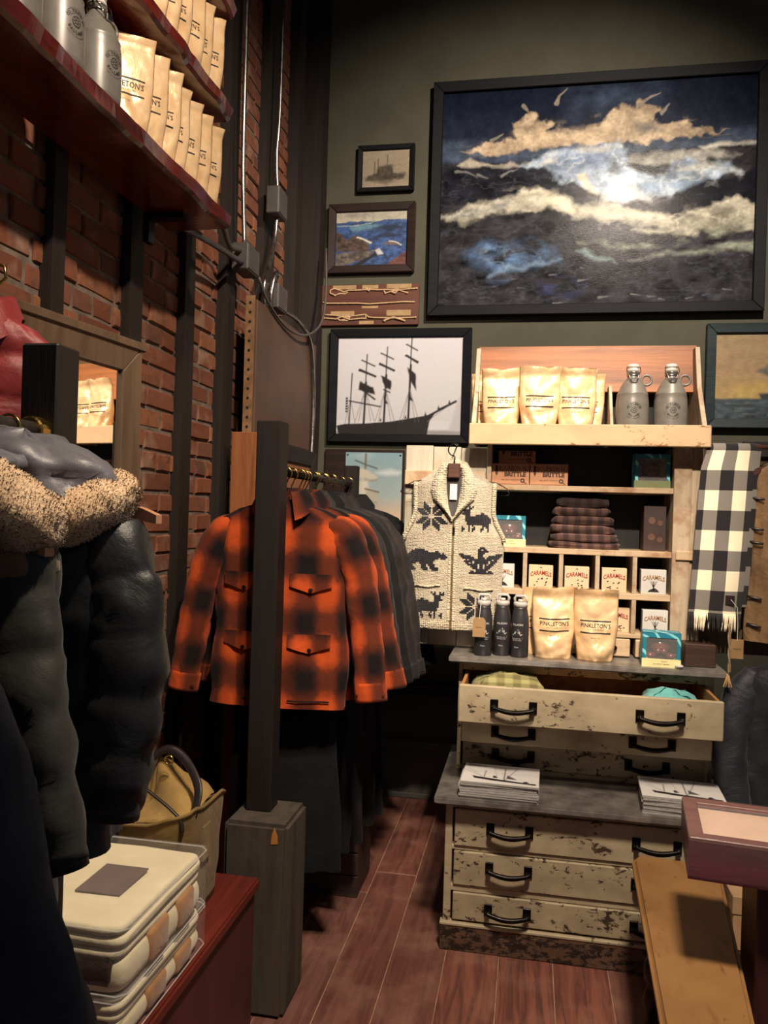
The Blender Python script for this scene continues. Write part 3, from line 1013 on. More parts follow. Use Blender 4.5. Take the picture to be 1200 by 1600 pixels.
# warm plank standing below the strip, and a dark-framed cork coloured panel at the end of the rail
TAN = wood('warm_tan_plank', (150, 92, 52), (112, 64, 36), 'z', 6, 0.6)
o = MB().box((-0.05, -0.012, 0), (0.075, 0.012, 1.86)).build('leaning_plank', TAN, bevel=0.003)
o.location = (-1.165, 3.12, 0); tag(o, 'upright warm brown plank standing below the perforated strip', 'plank')
t = thing('framed_panel', 'tan panel in a dark wooden frame behind the coat rail hooks', 'panel', (-1.15, 3.66, 0.95), rz=PI / 2)
frame_mesh(0.86, 0.9, 0.075, 0.03).build('frame', DARKW, t, bevel=0.003, recalc=True).location = (0, 0, 0.45)
MB().box((-0.37, -0.014, 0.06), (0.37, -0.002, 0.84)).build('panel', plain('tan_fibreboard', (146, 96, 58), (128, 82, 50), 30, 0.8), t)
for sx in (-0.4, 0.34): MB().box((sx, -0.02, -0.95), (sx + 0.06, 0, 0.02)).build('leg', DARKW, t)

# ---- conduit, boxes and cable
STEEL = metal('galvanised_steel', (176, 172, 166), 0.28)
GREYM = plain('grey_box_metal', (104, 100, 96), (88, 84, 82), 14, 0.5, 0.55)


def jbox(label, lo, hi, cover=True):
    t = thing('junction_box', label, 'junction box', lo, group='electrical boxes')
    d = [hi[i] - lo[i] for i in range(3)]
    MB().box((0, 0, 0), d).build('body', GREYM, t, bevel=0.004)
    MB().box((d[0], 0.006, 0.006), (d[0] + 0.003, d[1] - 0.006, d[2] - 0.006)).build('cover_plate', GREYM, t, bevel=0.001)
    for zz in (0.02, d[2] - 0.02): MB().cyl((d[0] + 0.002, d[1] / 2, zz), (d[0] + 0.005, d[1] / 2, zz), 0.004, 8).build('screw', STEEL, t)
    return t


jbox('grey junction box higher on the wall, between two conduits', (-1.235, 3.50, 2.905), (-1.175, 3.63, 3.03))
jbox('grey junction box just right of the red shelf end', (-1.235, 3.10, 2.525), (-1.165, 3.24, 2.635))
jbox('grey junction box lowest, nearest the corner above the brown board', (-1.235, 3.52, 2.475), (-1.17, 3.66, 2.59))


def conduit(label, pts, r, ribs=False, mat=None, cat='conduit'):
    P = [Vector(p) for p in pts]
    # Catmull-Rom
    out = []
    Q = [P[0] * 2 - P[1]] + P + [P[-1] * 2 - P[-2]]
    for i in range(1, len(Q) - 2):
        L = (Q[i + 1] - Q[i]).length
        n = max(2, int(L / (0.004 if ribs else 0.03)))
        for k in range(n):
            s = k / n
            a, b, c, d = Q[i - 1], Q[i], Q[i + 1], Q[i + 2]
            out.append(0.5 * ((2 * b) + (c - a) * s + (2 * a - 5 * b + 4 * c - d) * s * s + (3 * b - a - 3 * c + d) * s ** 3))
    out.append(P[-1])
    R = [r * (1.12 if (k % 2) else 0.9) for k in range(len(out))] if ribs else r
    o = MB().tube(out, R, 9).build('flexible_conduit' if ribs else 'conduit', mat or STEEL, smooth=True)
    return tag(o, label, cat, 'wall wiring')


conduit('straight bright steel conduit rising beside the red shelves', [(-1.20, 3.10, 4.7), (-1.20, 3.10, 3.6), (-1.205, 3.12, 3.0), (-1.20, 3.15, 2.63)], 0.0095)
conduit('second straight conduit running up nearer the corner', [(-1.205, 3.57, 4.7), (-1.205, 3.57, 3.5), (-1.215, 3.57, 3.2), (-1.205, 3.57, 3.03)], 0.0095)
conduit('dull pipe sloping from under the red shelf to the box', [(-1.19, 2.45, 2.485), (-1.19, 2.8, 2.525), (-1.19, 3.10, 2.55)], 0.011, mat=GREYM)
conduit('short bent pipe from the shelf bottom into the box', [(-1.18, 2.72, 2.60), (-1.18, 2.86, 2.62), (-1.19, 2.96, 2.575), (-1.2, 3.10, 2.60)], 0.011, mat=GREYM)
conduit('flexible ribbed conduit curving down from the higher box', [(-1.205, 3.57, 2.905), (-1.205, 3.55, 2.8), (-1.20, 3.48, 2.68), (-1.195, 3.42, 2.6), (-1.19, 3.38, 2.54), (-1.19, 3.40, 2.44)], 0.0105, True)
conduit('flexible ribbed conduit looping out of the lowest box', [(-1.19, 3.53, 2.60), (-1.165, 3.50, 2.62), (-1.16, 3.44, 2.6), (-1.165, 3.41, 2.52), (-1.17, 3.42, 2.43)], 0.0105, True)
conduit('flexible ribbed conduit hanging down beside the brown board', [(-1.19, 3.68, 2.5), (-1.17, 3.85, 2.49), (-1.15, 4.0, 2.42), (-1.15, 4.09, 2.2), (-1.15, 4.10, 1.98), (-1.15, 4.09, 1.85)], 0.0105, True)
conduit('thin dark cable drooping under the boxes to the corner', [(-1.165, 3.24, 2.53), (-1.155, 3.34, 2.45), (-1.15, 3.6, 2.40), (-1.13, 3.85, 2.42), (-1.10, 4.02, 2.52), (-1.1, 4.1, 2.7), (-1.12, 4.15, 2.95)], 0.006, mat=plain('grey_cable', (84, 76, 72)), cat='cable')

# dark iron pipes low on the green wall
IRON = metal('dark_iron', (40, 38, 38), 0.5, 0.8)
for z_, lab in ((0.635, 'upper dark iron pipe along the green wall'), (0.585, 'lower dark iron pipe along the green wall')):
    o = MB().cyl((-1.05, YB - 0.06, z_), (0.1, YB - 0.06, z_), 0.017, 12).build('wall_pipe', IRON, smooth=True)
    tag(o, lab, 'pipe', 'wall pipes')

# ================================================================== PICTURES ON THE GREEN WALL
BLACKF = wood('black_frame_wood', (22, 21, 26), (14, 13, 16), 'x', 8, 0.6, spec=0.15)
BROWNF = wood('dark_brown_frame', (48, 32, 28), (30, 20, 18), 'x', 8, 0.45)
TEALF = wood('dark_teal_frame', (40, 54, 56), (26, 34, 36), 'x', 8, 0.55)
OIL = vcol('oil_paint', 0.22, 0.10, 70, 0.06)
OIL2 = vcol('matt_paint', 0.55, 0.3, 60, 0.4)
PHOTO = vcol('photo_print', 0.35, 0, spec=0.4)
picture('storm_painting', 'huge framed oil painting of a stormy night sea', 'painting', -0.585, 1.125, 2.62, 3.885, YB - 0.004, 0.055, 0.05, BLACKF, paint_storm(), OIL)
picture('ship_photograph', 'black framed photograph of a three-masted ship silhouetted on grey sky', 'picture', -1.125, -0.34, 1.932, 2.557, YB - 0.004, 0.046, 0.035, BLACKF, paint_barque(), PHOTO)
picture('coast_painting', 'brown framed painting of blue sea breaking on rocks', 'painting', -1.155, -0.668, 2.868, 3.252, YB - 0.004, 0.043, 0.035, BROWNF, paint_rocks(), OIL2)
picture('steamship_photograph', 'smallest framed sepia photograph of a ship, topmost of its column', 'picture', -1.0, -0.682, 3.315, 3.572, YB - 0.004, 0.027, 0.03, BLACKF, paint_steamer(), PHOTO)
picture('sunset_ship_painting', 'dark teal framed painting of an orange sailed ship', 'painting', 0.858, 1.72, 2.03, 2.562, YB - 0.004, 0.048, 0.04, TEALF, paint_sunset_ship(), OIL2)
t = thing('ship_poster', 'unframed pastel poster of a square-rigged ship with two pins', 'poster', (-0.86, YB - 0.022, 1.588))
link('sheet', paint_poster().mesh('sheet', 0.318, 0.576), vcol('poster_print', 0.5), t)
MB().box((-0.159, 0.0005, -0.288), (0.159, 0.003, 0.288)).build('paper', plain('poster_paper', (214, 206, 190)), t)
pin = MB().lathe([(0.0, 0.0), (0.005, 0.0), (0.004, 0.003), (0.0, 0.004)], n=10, M=Matrix.Rotation(PI / 2, 4, 'X')).mesh('pin', True); pin.materials.append(IRON)
for dx in (-0.148, 0.148): link('pin', pin, None, t).location = (dx, 0, 0.274)
o = MB().box((-1.14, YB - 0.018, 1.295), (-0.69, YB - 0.002, 1.892)).build('backing_board', BROWNF, bevel=0.003)
tag(o, 'dark brown board on the wall behind the ship poster', 'board')

# knot board
t = thing('knot_board', 'brown board of tied rope knots with paper captions', 'knot board', (-0.912, YB - 0.004, 2.693))
MB().box((-0.277, -0.018, -0.113), (0.277, 0, 0.113)).build('board', wood('knot_board_wood', (104, 62, 46), (80, 46, 36), 'x', 5, 0.5), t, bevel=0.003)
PAPER = plain('caption_paper', (176, 146, 104), (156, 126, 90), 30, 0.8)
ROPE = plain('cotton_rope', (214, 182, 140), (176, 142, 106), 120, 0.9)
def kx(X): return (X - 92) / 1010 * 0.554 - 0.277
def kz(X, Y): return 0.113 - (Y - (105 - (X - 92) * .018)) / 410 * 0.226
for (xa, xb, ya, yb) in ((215, 458, 110, 150), (520, 685, 105, 142), (770, 1022, 96, 138), (520, 688, 315, 340), (200, 445, 370, 410), (775, 1022, 355, 412), (498, 648, 465, 498)):
    MB().box((kx(xa), -0.0195, kz(xa, yb)), (kx(xb), -0.018, kz(xa, ya))).build('caption', PAPER, t)
def rope(name, pts, r=0.0042):
    P = []
    for i in range(len(pts) - 1):
        for k in range(4):
            s = k / 4; a, b = pts[i], pts[i + 1]
            P.append((kx(a[0] + (b[0] - a[0]) * s), -0.022 - 0.003 * math.sin(i + s), kz(a[0], a[1] + (b[1] - a[1]) * s)))
    P.append((kx(pts[-1][0]), -0.022, kz(*pts[-1])))
    return MB().tube(P, r, 7).build(name, ROPE, t, smooth=True)
rope('rope', [(1075, 140), (900, 152), (600, 152), (380, 160), (330, 175), (300, 160), (230, 140), (190, 160), (190, 190), (240, 210), (300, 190), (340, 195), (370, 180)])
rope('rope', [(745, 165), (760, 190), (840, 165), (900, 160), (980, 185)]); rope('rope', [(820, 175), (860, 190), (890, 150), (850, 150)], .006)
rope('rope', [(560, 140), (590, 165), (600, 140)], .006)
rope('rope', [(115, 280), (160, 292), (600, 298), (1060, 275)])
rope('rope', [(130, 405), (300, 420), (400, 455), (570, 440), (560, 400), (420, 415), (300, 465), (270, 440), (400, 410)])
rope('rope', [(130, 440), (260, 452), (330, 420), (400, 430), (380, 462), (300, 460)])
rope('rope', [(1070, 428), (800, 436), (600, 430), (560, 400)]); rope('rope', [(745, 465), (850, 430), (960, 462)], .006)
for (X, Y) in ((1075, 140), (1070, 428), (240, 210), (760, 190), (980, 185), (130, 405), (130, 440), (760, 465), (960, 462)):
    o = MB().lathe([(0, -.006), (.006, -.004), (.0075, 0), (.006, .004), (0, .006)], n=8, c=(kx(X), -0.022, kz(X, Y)), cap=False).build('rope_end', ROPE, t, smooth=True)

# ================================================================== CHEST AND HUTCH
PEEL = peel('chipped_cream_paint', (190, 174, 142), (162, 146, 118), (84, 62, 46), 0.63, 11)
PEELH = peel('heavily_chipped_paint', (184, 168, 136), (156, 140, 112), (76, 58, 46), 0.59, 10)
PEELB = peel('brown_chipped_plinth', (112, 84, 64), (88, 66, 52), (52, 40, 34), 0.54, 12)
ZINC = plain('zinc_counter', (150, 144, 136), (100, 95, 90), 16, 0.36, 0.35, bump=0.15, bscale=30)
CREAMW = wood('worn_cream_board', (190, 166, 134), (164, 140, 110), 'x', 6, 0.65, dirt=(150, 114, 84))
CREAMV = wood('worn_cream_upright', (182, 165, 140), (154, 136, 112), 'z', 6, 0.65, dirt=(146, 116, 90))
LIDW = wood('orange_pine', (156, 94, 46), (104, 60, 28), 'x', 5, 0.5)
DRAWERW = wood('raw_drawer_wood', (176, 122, 72), (140, 92, 54), 'y', 6, 0.65)
DARKIN = wood('black_stained_back', (40, 38, 40), (26, 25, 27), 'z', 5, 0.6)
BLKIRON = metal('black_iron_pull', (36, 32, 30), 0.35, 0.9, 0.2)

def pull(parent, x, y, z, w=0.135):
    """bowed black bar on two square plates, facing -y, part of its drawer"""
    mb = MB()
    for sx in (-1, 1):
        mb.box((x + sx * w / 2 - 0.014, y - 0.006, z - 0.021), (x + sx * w / 2 + 0.014, y + 0.002, z + 0.021))
        mb.cyl((x + sx * w / 2, y - 0.004, z), (x + sx * w / 2, y - 0.03, z - 0.004), 0.009, 10)
    n = 12
    pts = [(x - w / 2 - 0.004 + (w + 0.008) * k / n, y - 0.028 - 0.006 * math.sin(PI * k / n), z - 0.003 - 0.012 * math.sin(PI * k / n)) for k in range(n + 1)]
    mb.tube(pts, [0.0075 + 0.002 * math.sin(PI * k / n) for k in range(n + 1)], 10)
    return mb.build('handle', BLKIRON, parent, bevel=0.0015, smooth=False)


# ---- lower chest
X0, X1 = -0.268, 0.672
YF = 2.86; YK = 3.46
t = thing('lower_drawer_chest', 'wide lower drawer chest in chipped cream paint standing on the floor', 'chest', (0, 0, 0))
MB().box((X0, YF, 0.09), (X0 + 0.026, YK, 0.53)).build('side_panel', PEEL, t, bevel=0.002)
MB().box((X1 - 0.026, YF, 0.09), (X1, YK, 0.53)).build('side_panel', PEEL, t, bevel=0.002)
MB().box((X0 + 0.02, YK - 0.02, 0.09), (X1 - 0.02, YK, 0.53)).build('back_panel', PEEL, t)
mb = MB(); mb.box((X0 - 0.008, YF - 0.012, 0), (X1 + 0.008, YK, 0.092)); mb.build('plinth', PEELB, t, bevel=0.003)
MB().box((X0 - 0.010, YF - 0.015, 0.088), (X1 + 0.010, YF + 0.02, 0.1)).build('plinth_moulding', PEEL, t, bevel=0.003)
for k, (za, zb) in enumerate(((0.371, 0.502), (0.232, 0.352), (0.108, 0.205))):
    d = MB().box((X0 + 0.034, YF - 0.006, za), (X1 - 0.034, YF + 0.45, zb)).build('drawer', PEEL if k < 1 else PEELH, t, bevel=0.003)
    zc = (za + zb) / 2 + (0.005, 0.012, 0.0)[k]
    for hx in (-0.04, 0.455): pull(d, hx, YF - 0.006, zc)
for za, zb in ((0.504, 0.53), (0.354, 0.369), (0.207, 0.229)):
    MB().box((X0 + 0.02, YF + 0.002, za), (X1 - 0.02, YF + 0.05, zb)).build('rail', PEEL, t, bevel=0.002)
mb = MB(); mb.box((X0 - 0.037, 2.80, 0.531), (X1 + 0.037, YK, 0.556))
o = mb.build('zinc_counter', ZINC, bevel=0.005, seg=2)
tag(o, 'lower zinc-clad counter carrying the calendar piles', 'counter')

# ---- upper chest
t = thing('upper_drawer_chest', 'upper drawer chest with its top drawer pulled out, chipped cream paint', 'chest', (0, 0, 0))
U0, U1 = -0.258, 0.684; UF = 3.13
for xa, xb in ((U0, U0 + 0.015), (U1 - 0.03, U1)):
    MB().box((xa, UF, 0.556), (xb, YK, 0.988)).build('side_panel', PEEL, t, bevel=0.002)
MB().box((U0 + 0.015, YK - 0.02, 0.556), (U1 - 0.015, YK, 0.988)).build('back_panel', PEEL, t)
for za, zb in ((0.556, 0.575), (0.683, 0.695), (0.79, 0.80), (0.945, 0.988)):
    MB().box((U0 + 0.015, UF + 0.004, za), (U1 - 0.015, UF + 0.04, zb)).build('rail', PEELH, t, bevel=0.002)
def drawer(y0, z0, z1, mat, depth=0.4, hz=None):
    """open-topped drawer: front with raw sides and bottom as sub-parts"""
    d = MB().box((U0 + 0.024, y0, z0), (U1 - 0.024, y0 + 0.022, z1)).build('drawer_front', mat, t, bevel=0.003)
    for xa in (U0 + 0.028, U1 - 0.040): MB().box((xa, y0 + 0.02, z0 + 0.012), (xa + 0.012, y0 + depth, z1 - 0.004)).build('drawer_side', DRAWERW, d, bevel=0.0015)
    MB().box((U0 + 0.03, y0 + 0.02, z0 + 0.01), (U1 - 0.03, y0 + depth, z0 + 0.018)).build('drawer_bottom', DRAWERW, d)
    MB().box((U0 + 0.03, y0 + depth, z0 + 0.012), (U1 - 0.03, y0 + depth + 0.01, z1 - 0.01)).build('drawer_back', DRAWERW, d)
    for hx in (-0.04, 0.455): pull(d, hx + 0.0, y0, hz or (z0 + z1) / 2)
    return d
drawer(2.86, 0.810, 0.943, PEEL, 0.52, 0.878)
drawer(3.02, 0.697, 0.788, PEEL, 0.40)
drawer(3.125, 0.577, 0.681, PEELH, 0.30)
o = MB().box((U0 - 0.032, 3.03, 0.989), (U1 + 0.028, YK, 1.013)).build('zinc_counter', ZINC, bevel=0.005, seg=2)
tag(o, 'upper zinc-clad counter holding bottles and kraft pouches', 'counter')

# ---- hutch with pigeonholes
HF, HB = 3.22, 3.46
t = thing('hutch', 'tall whitewashed hutch with open shelves and pigeonholes', 'hutch', (0, 0, 0))
MB().box((-0.18, HB - 0.012, 1.013), (0.56, HB, 2.25)).build('back_panel', DARKIN, t)
for xa, xb in ((-0.178, -0.160), (0.537, 0.642)):
    MB().box((xa, HF - 0.004, 1.013), (xb, HB - 0.012, 1.835)).build('side_panel', CREAMV, t, bevel=0.002)
MB().box((0.548, HF - 0.022, 1.40), (0.642, HF - 0.004, 1.435)).build('door_batten', CREAMW, t, bevel=0.002)
MB().box((0.535, HF - 0.012, 1.013), (0.60, HF - 0.004, 1.835)).build('stile', CREAMV, t, bevel=0.002)
for za, zb in ((1.652, 1.674), (1.405, 1.428), (1.238, 1.262)):
    MB().box((-0.162, HF, za), (0.539, HB - 0.012, zb)).build('shelf', CREAMW, t, bevel=0.002)
cols = [-0.02, 0.118, 0.256, 0.394]
PG = [-0.162] + [c for c in (-0.017, 0.123, 0.262, 0.402)] + [0.539]
for c in PG[1:-1]:
    MB().box((c - 0.0085, HF + 0.001, 1.262), (c + 0.0085, HB - 0.012, 1.405)).build('divider', CREAMV, t, bevel=0.0015)
    MB().box((c - 0.0085, HF + 0.001, 1.105), (c + 0.0085, HB - 0.012, 1.238)).build('divider', CREAMV, t, bevel=0.0015)
MB().box((-0.162, HF, 1.09), (0.539, HB - 0.012, 1.106)).build('shelf', CREAMW, t, bevel=0.002)
for k in range(5):
    xa, xb = PG[k] + 0.010, PG[k + 1] - 0.010
    d = MB().box((xa, HF - 0.006, 1.018), (xb, HF + 0.2, 1.086)).build('small_drawer', TAN if k == 0 else CREAMW, t, bevel=0.003)
    MB().lathe([(0, 0), (.009, 0), (.007, .006), (.011, .012), (.009, .018), (0, .02)], n=12, M=Matrix.Translation(((xa + xb) / 2, HF - 0.006, 1.052)) @ Matrix.Rotation(PI / 2, 4, 'X'), cap=False).build('knob', BLKIRON, d, smooth=True)
# bin on top
MB().box((-0.243, 3.10, 1.852), (0.640, HB, 1.872)).build('bin_floor', CREAMW, t, bevel=0.002)
MB().box((-0.243, 3.085, 1.822), (0.640, 3.103, 1.902)).build('bin_ledge', peel('ledge_paint', (192, 164, 128), (172, 144, 110), (166, 112, 72), 0.63, 7), t, bevel=0.003)
for xa in (-0.241, 0.620):
    mb = MB(); w = 0.018
    mb.prism([(3.104, 1.842), (HB, 1.842), (HB, 2.24), (3.33, 2.24), (3.27, 2.07)], w, Matrix.Translation((xa, 0, 0)) @ Matrix(((0, 0, 1, 0), (1, 0, 0, 0), (0, 1, 0, 0), (0, 0, 0, 1))))
    mb.build('bin_side', CREAMV, t, bevel=0.002, recalc=True)
mb = MB(); mb.prism([(3.135, 1.842), (HB, 1.842), (HB, 2.08), (3.29, 2.08)], 0.012, Matrix.Translation((0.290, 0, 0)) @ Matrix(((0, 0, 1, 0), (1, 0, 0, 0), (0, 1, 0, 0), (0, 0, 0, 1))))
mb.build('bin_divider', CREAMV, t, bevel=0.002, recalc=True)
LM = Matrix.Translation((0.2, 3.35, 2.06)) @ Matrix.Rotation(math.radians(-12), 4, 'X')
MB().box((-0.435, -0.010, 0), (0.436, 0.008, 0.20), LM).build('lid', LIDW, t, bevel=0.002)
MB().box((-0.235, HB - 0.02, 1.842), (0.63, HB - 0.004, 2.24)).build('bin_back', DARKIN, t)

# open door boards either side of the hutch
WHITEV = wood('whitewashed_board', (184, 176, 158), (156, 147, 128), 'z', 5, 0.7, dirt=(168, 152, 126))
HUTCH = t
def door(bx, za, zb, y, mat):
    d = MB().box((bx[0] + 0.002, y + 0.018, za + 0.03), (bx[-1] - 0.002, y + 0.024, zb - 0.03)).build('door', DARKIN, HUTCH)
    for k in range(len(bx) - 1):
        MB().box((bx[k] + 0.001, y, za), (bx[k + 1] - 0.001, y + 0.018, zb - 0.004 * k)).build('board', mat, d, bevel=0.002)
    return d
d = door([-0.508, -0.395, -0.282, -0.180], 1.02, 1.825, 3.225, WHITEV)
MB().box((-0.506, 3.20, 1.665), (-0.182, 3.225, 1.722)).build('batten', CREAMW, d, bevel=0.002)
BROWNB = wood('brown_door_board', (112, 92, 70), (84, 66, 50), 'z', 5, 0.7)
d = door([0.644, 0.77, 0.90, 1.02], 1.05, 1.83, 3.235, BROWNB)
MB().box((0.648, 3.212, 1.66), (1.01, 3.235, 1.71)).build('batten', CREAMW, d, bevel=0.002)
d['label'] = 'brown plank door'

# ================================================================== GOODS
# ---- kraft pouches
def kraft_mat():
    t = NT('kraft_foil_paper')
    v = t.coords('Object')
    n = t.noise(v, 14, 5, 0.6, 0.5)
    c = t.ramp(n, [(0.3, lin((212, 172, 124))), (0.7, lin((234, 202, 158)))])
    f = t.node('ShaderNodeTexVoronoi'); t.put(f.inputs['Vector'], v); f.inputs['Scale'].default_value = 22
    t.bump(t.math('ADD', n, t.math('MULTIPLY', f.outputs['Distance'], 0.5)), 0.35, 0.01)
    return t.fin(c, 0.36, 0.18, 0.5)
KRAFT = kraft_mat()
INK = plain('black_ink', (34, 26, 22), (28, 22, 20), 30, 0.6)
PW, PH = 0.168, 0.272
def pouch_fn(seed):
    r = random.Random(seed)
    lean = r.uniform(-.010, .012); tw = r.uniform(-.05, .05); fold = r.uniform(0.86, 0.93)
    def front(x, z, side=-1):
        """local surface: x in -PW/2..PW/2, z 0..PH"""
        v = z / PH
        q = 2 * x / PW
        dep = 0.047 * (1 - v) ** 0.6 * (0.25 + 0.75 * min(1, v * 5 + 0.55))
        e = max(0.0, 1 - q * q) ** 0.55
        y = side * dep * e
        amp = 0.0055 * (1 - 0.55 * v)
        y += side * amp * (n2(x * 26, z * 24, seed + (0 if side < 0 else 40)) + 0.6 * n2(x * 60, z * 55, seed + 3)) * min(1, e * 1.5)
        y += side * 0.016 * (abs(n2(x * 15 + z * 9, z * 17 - x * 6, seed + 11)) - .35) * (1 - v) ** .6 * min(1, e * 1.6)
        y += (lean * v * v) + 0.01 * math.sin(q * 1.7 + tw * 9) * v * v
        if v > fold: y += -(v - fold) * PH * 0.75
        s5 = min(1, v / .5); xx = x * (0.80 + 0.20 * s5 * s5 * (3 - 2 * s5) - 0.03 * math.sin(PI * v) + 0.02 * n1(z * 20, seed))
        zz = z + 0.004 * n1(q * 1.3, seed + 7) * v + tw * x * v
        return (xx, y, zz)
    return front
def make_pouch(seed):
    fr = pouch_fn(seed)
    root = bpy.data.objects.new('kraft_pouch', None); root.empty_display_size = 0.05; COL.objects.link(root)
    mb = MB(); nu, nv = 26, 34
    mb.grid(lambda u, v: fr((u - .5) * PW, v * PH, -1), nu, nv)
    mb.grid(lambda u, v: fr((u - .5) * PW, v * PH, 1), nu, nv, flip=True)
    # bottom
    n0 = len(mb.v); half = (nu + 1) * (nv + 1)
    mb.f.append(tuple(range(nu, -1, -1)) + tuple(half + i for i in range(1, nu)))
    mb.build('pouch', KRAFT, root, smooth=True, weld=0.0004)
    f2 = lambda x, y: (lambda p: (p[0], p[1] - 0.0012, p[2]))(fr(x, y, -1))
    pr = MB()
    put_bar(pr, -0.058, 0.150, 0.058, 0.1545, f2, 14)
    put_bar(pr, -0.058, 0.106, 0.058, 0.1105, f2, 14)
    put_text(pr, "PINKLETON'S", 0.0215, f2, (0, 0.1345), 0.0002, 0.86)
    put_text(pr, "CURIOUS CARAMEL CORN", 0.0052, f2, (0, 0.1205), 0, 1.0)
    put_text(pr, "NET WT 7 OZ", 0.0052, f2, (0, 0.090), 0, 1.1)
    pr.build('label_print', INK, root)
    return root
POUCH = [make_pouch(s) for s in (1, 2, 3, 4)]
_used = set()
def pouch(k, loc, rz, label, group, s=1.0, sy=1.0):
    o = POUCH[k] if k not in _used else copy_tree(POUCH[k])
    _used.add(k)
    o.location = loc; o.rotation_euler = (0, 0, rz); o.scale = (s, s * sy, s)
    tag(o, label, 'pouch', group)
    return o
BZ = 1.873
G = 'kraft pouches in the hutch bin'
for k, x_, y_, rz, lab in ((0, -0.178, 3.315, .12, 'kraft pouch at the far left end of the hutch bin, half hidden'), (1, -0.128, 3.215, -.05, 'kraft pouch second from the left in the hutch bin'),
                           (2, 0.020, 3.188, .03, 'kraft pouch in the middle of the hutch bin with tilted top'), (3, 0.160, 3.215, -.03, 'kraft pouch second from the right in the hutch bin'), (0, 0.200, 3.315, -.1, 'kraft pouch tucked behind at the right of the hutch bin')):
    pouch(k, (x_, y_, BZ), rz, lab, G, 0.95 if k else .93, 1.0 if k else .6)
G = 'kraft pouches on the upper counter'
pouch(1, (0.098, 3.115, 1.013), .06, 'kraft pouch on the upper counter beside the black bottles', G)
pouch(3, (0.252, 3.115, 1.013), -.06, 'kraft pouch on the upper counter beside the teal box', G)
pouch(2, (0.058, 3.182, 1.013), .12, 'kraft pouch mostly hidden behind another on the upper counter', G, 0.96, 0.4)

# ---- stoneware-look growlers
GREYJ = plain('grey_growler_glaze', (116, 111, 103), (105, 100, 92), 40, 0.36, 0.08)
CHROME = metal('bright_wire', (200, 196, 190), 0.18)
CERAM = plain('white_stopper', (206, 198, 188), (180, 172, 164), 20, 0.3)
EMB = plain('faded_print', (44, 40, 37), (36, 33, 31), 40, 0.6)
def make_growler():
    root = bpy.data.objects.new('growler', None); root.empty_display_size = 0.05; COL.objects.link(root)
    prof = [(0.0, 0), (.056, 0), (.061, .004), (.062, .02), (.0625, .10), (.0605, .135), (.0575, .155), (.0585, .158), (.0555, .162), (.046, .186), (.034, .206), (.024, .218), (.0205, .226), (.0205, .236), (.024, .238), (.024, .246), (.0, .246)]
    MB().lathe(prof, n=36, cap=False).build('bottle', GREYJ, root, smooth=True)
    st = MB().lathe([(0, .246), (.0225, .246), (.0225, .254), (.0195, .256), (.0195, .260), (.0225, .262), (.0225, .268), (.018, .274), (0, .275)], n=24, cap=False).build('stopper', CERAM, root, smooth=True)
    w = MB()
    for s in (-1, 1):
        w.tube([(s * .024, -.004, .264), (s * .026, -.02, .244), (s * .017, -.032, .226), (s * .012, -.040, .205)], .0016, 6)
    w.tube([(-.012, -.040, .205), (0, -.043, .200), (.012, -.040, .205)], .0016, 6)
    w.tube([(.0235 * math.cos(a), .0235 * math.sin(a), .231) for a in [2 * PI * k / 20 for k in range(20)]], .0018, 6, True)
    w.tube([(.0235 * math.cos(a), .0235 * math.sin(a), .242) for a in [2 * PI * k / 20 for k in range(20)]], .0018, 6, True)
    w.build('wire_bail', CHROME, root, smooth=True)
    MB().box((-.010, -.044, .198), (.010, -.036, .216)).build('latch_plate', CHROME, root, bevel=0.002)
    MB().tube([(.050 + .019 * math.cos(a), 0, .213 + .019 * math.sin(a)) for a in [2 * PI * k / 22 for k in range(22)]], .0048, 8, True, up=(0, 1, 0)).build('ring_handle', GREYJ, root, smooth=True)
    R = .0632
    fn = lambda x, y: (R * math.sin(x / R), -R * math.cos(x / R), y)
    e = MB(); c = (0, .092)
    put_ring(e, c, .0105, .0122, fn, 26); put_ring(e, c, .003, .0042, fn, 12)
    for k in range(8):
        a = 2 * PI * k / 8
        put_line(e, (c[0] + .004 * math.cos(a), c[1] + .004 * math.sin(a)), (c[0] + .0108 * math.cos(a), c[1] + .0108 * math.sin(a)), .0014, fn)
    put_ring(e, c, .0175, .0182, fn, 24, .12 * PI, .88 * PI); put_ring(e, c, .0285, .0292, fn, 30, .08 * PI, .92 * PI)
    put_arc_text(e, 'CO. FILSON CO', .0095, c, .0233, fn, True, 2.5, .0002)
    put_arc_text(e, 'BALLARD', .0105, c, .0235, fn, False, 1.75, .0002)
    put_arc_text(e, 'SEATTLE WASHINGTON', .0045, c, .033, fn, False, 1.5)
    e.build('emblem_print', EMB, root)
    return root
GROWL = make_growler()
GROWL.location = (0.372, 3.205, BZ); tag(GROWL, 'left one of two grey growlers in the hutch bin', 'growler', 'growlers')
g = copy_tree(GROWL); g.location = (0.513, 3.205, BZ); g['label'] = 'right one of two grey growlers in the hutch bin'

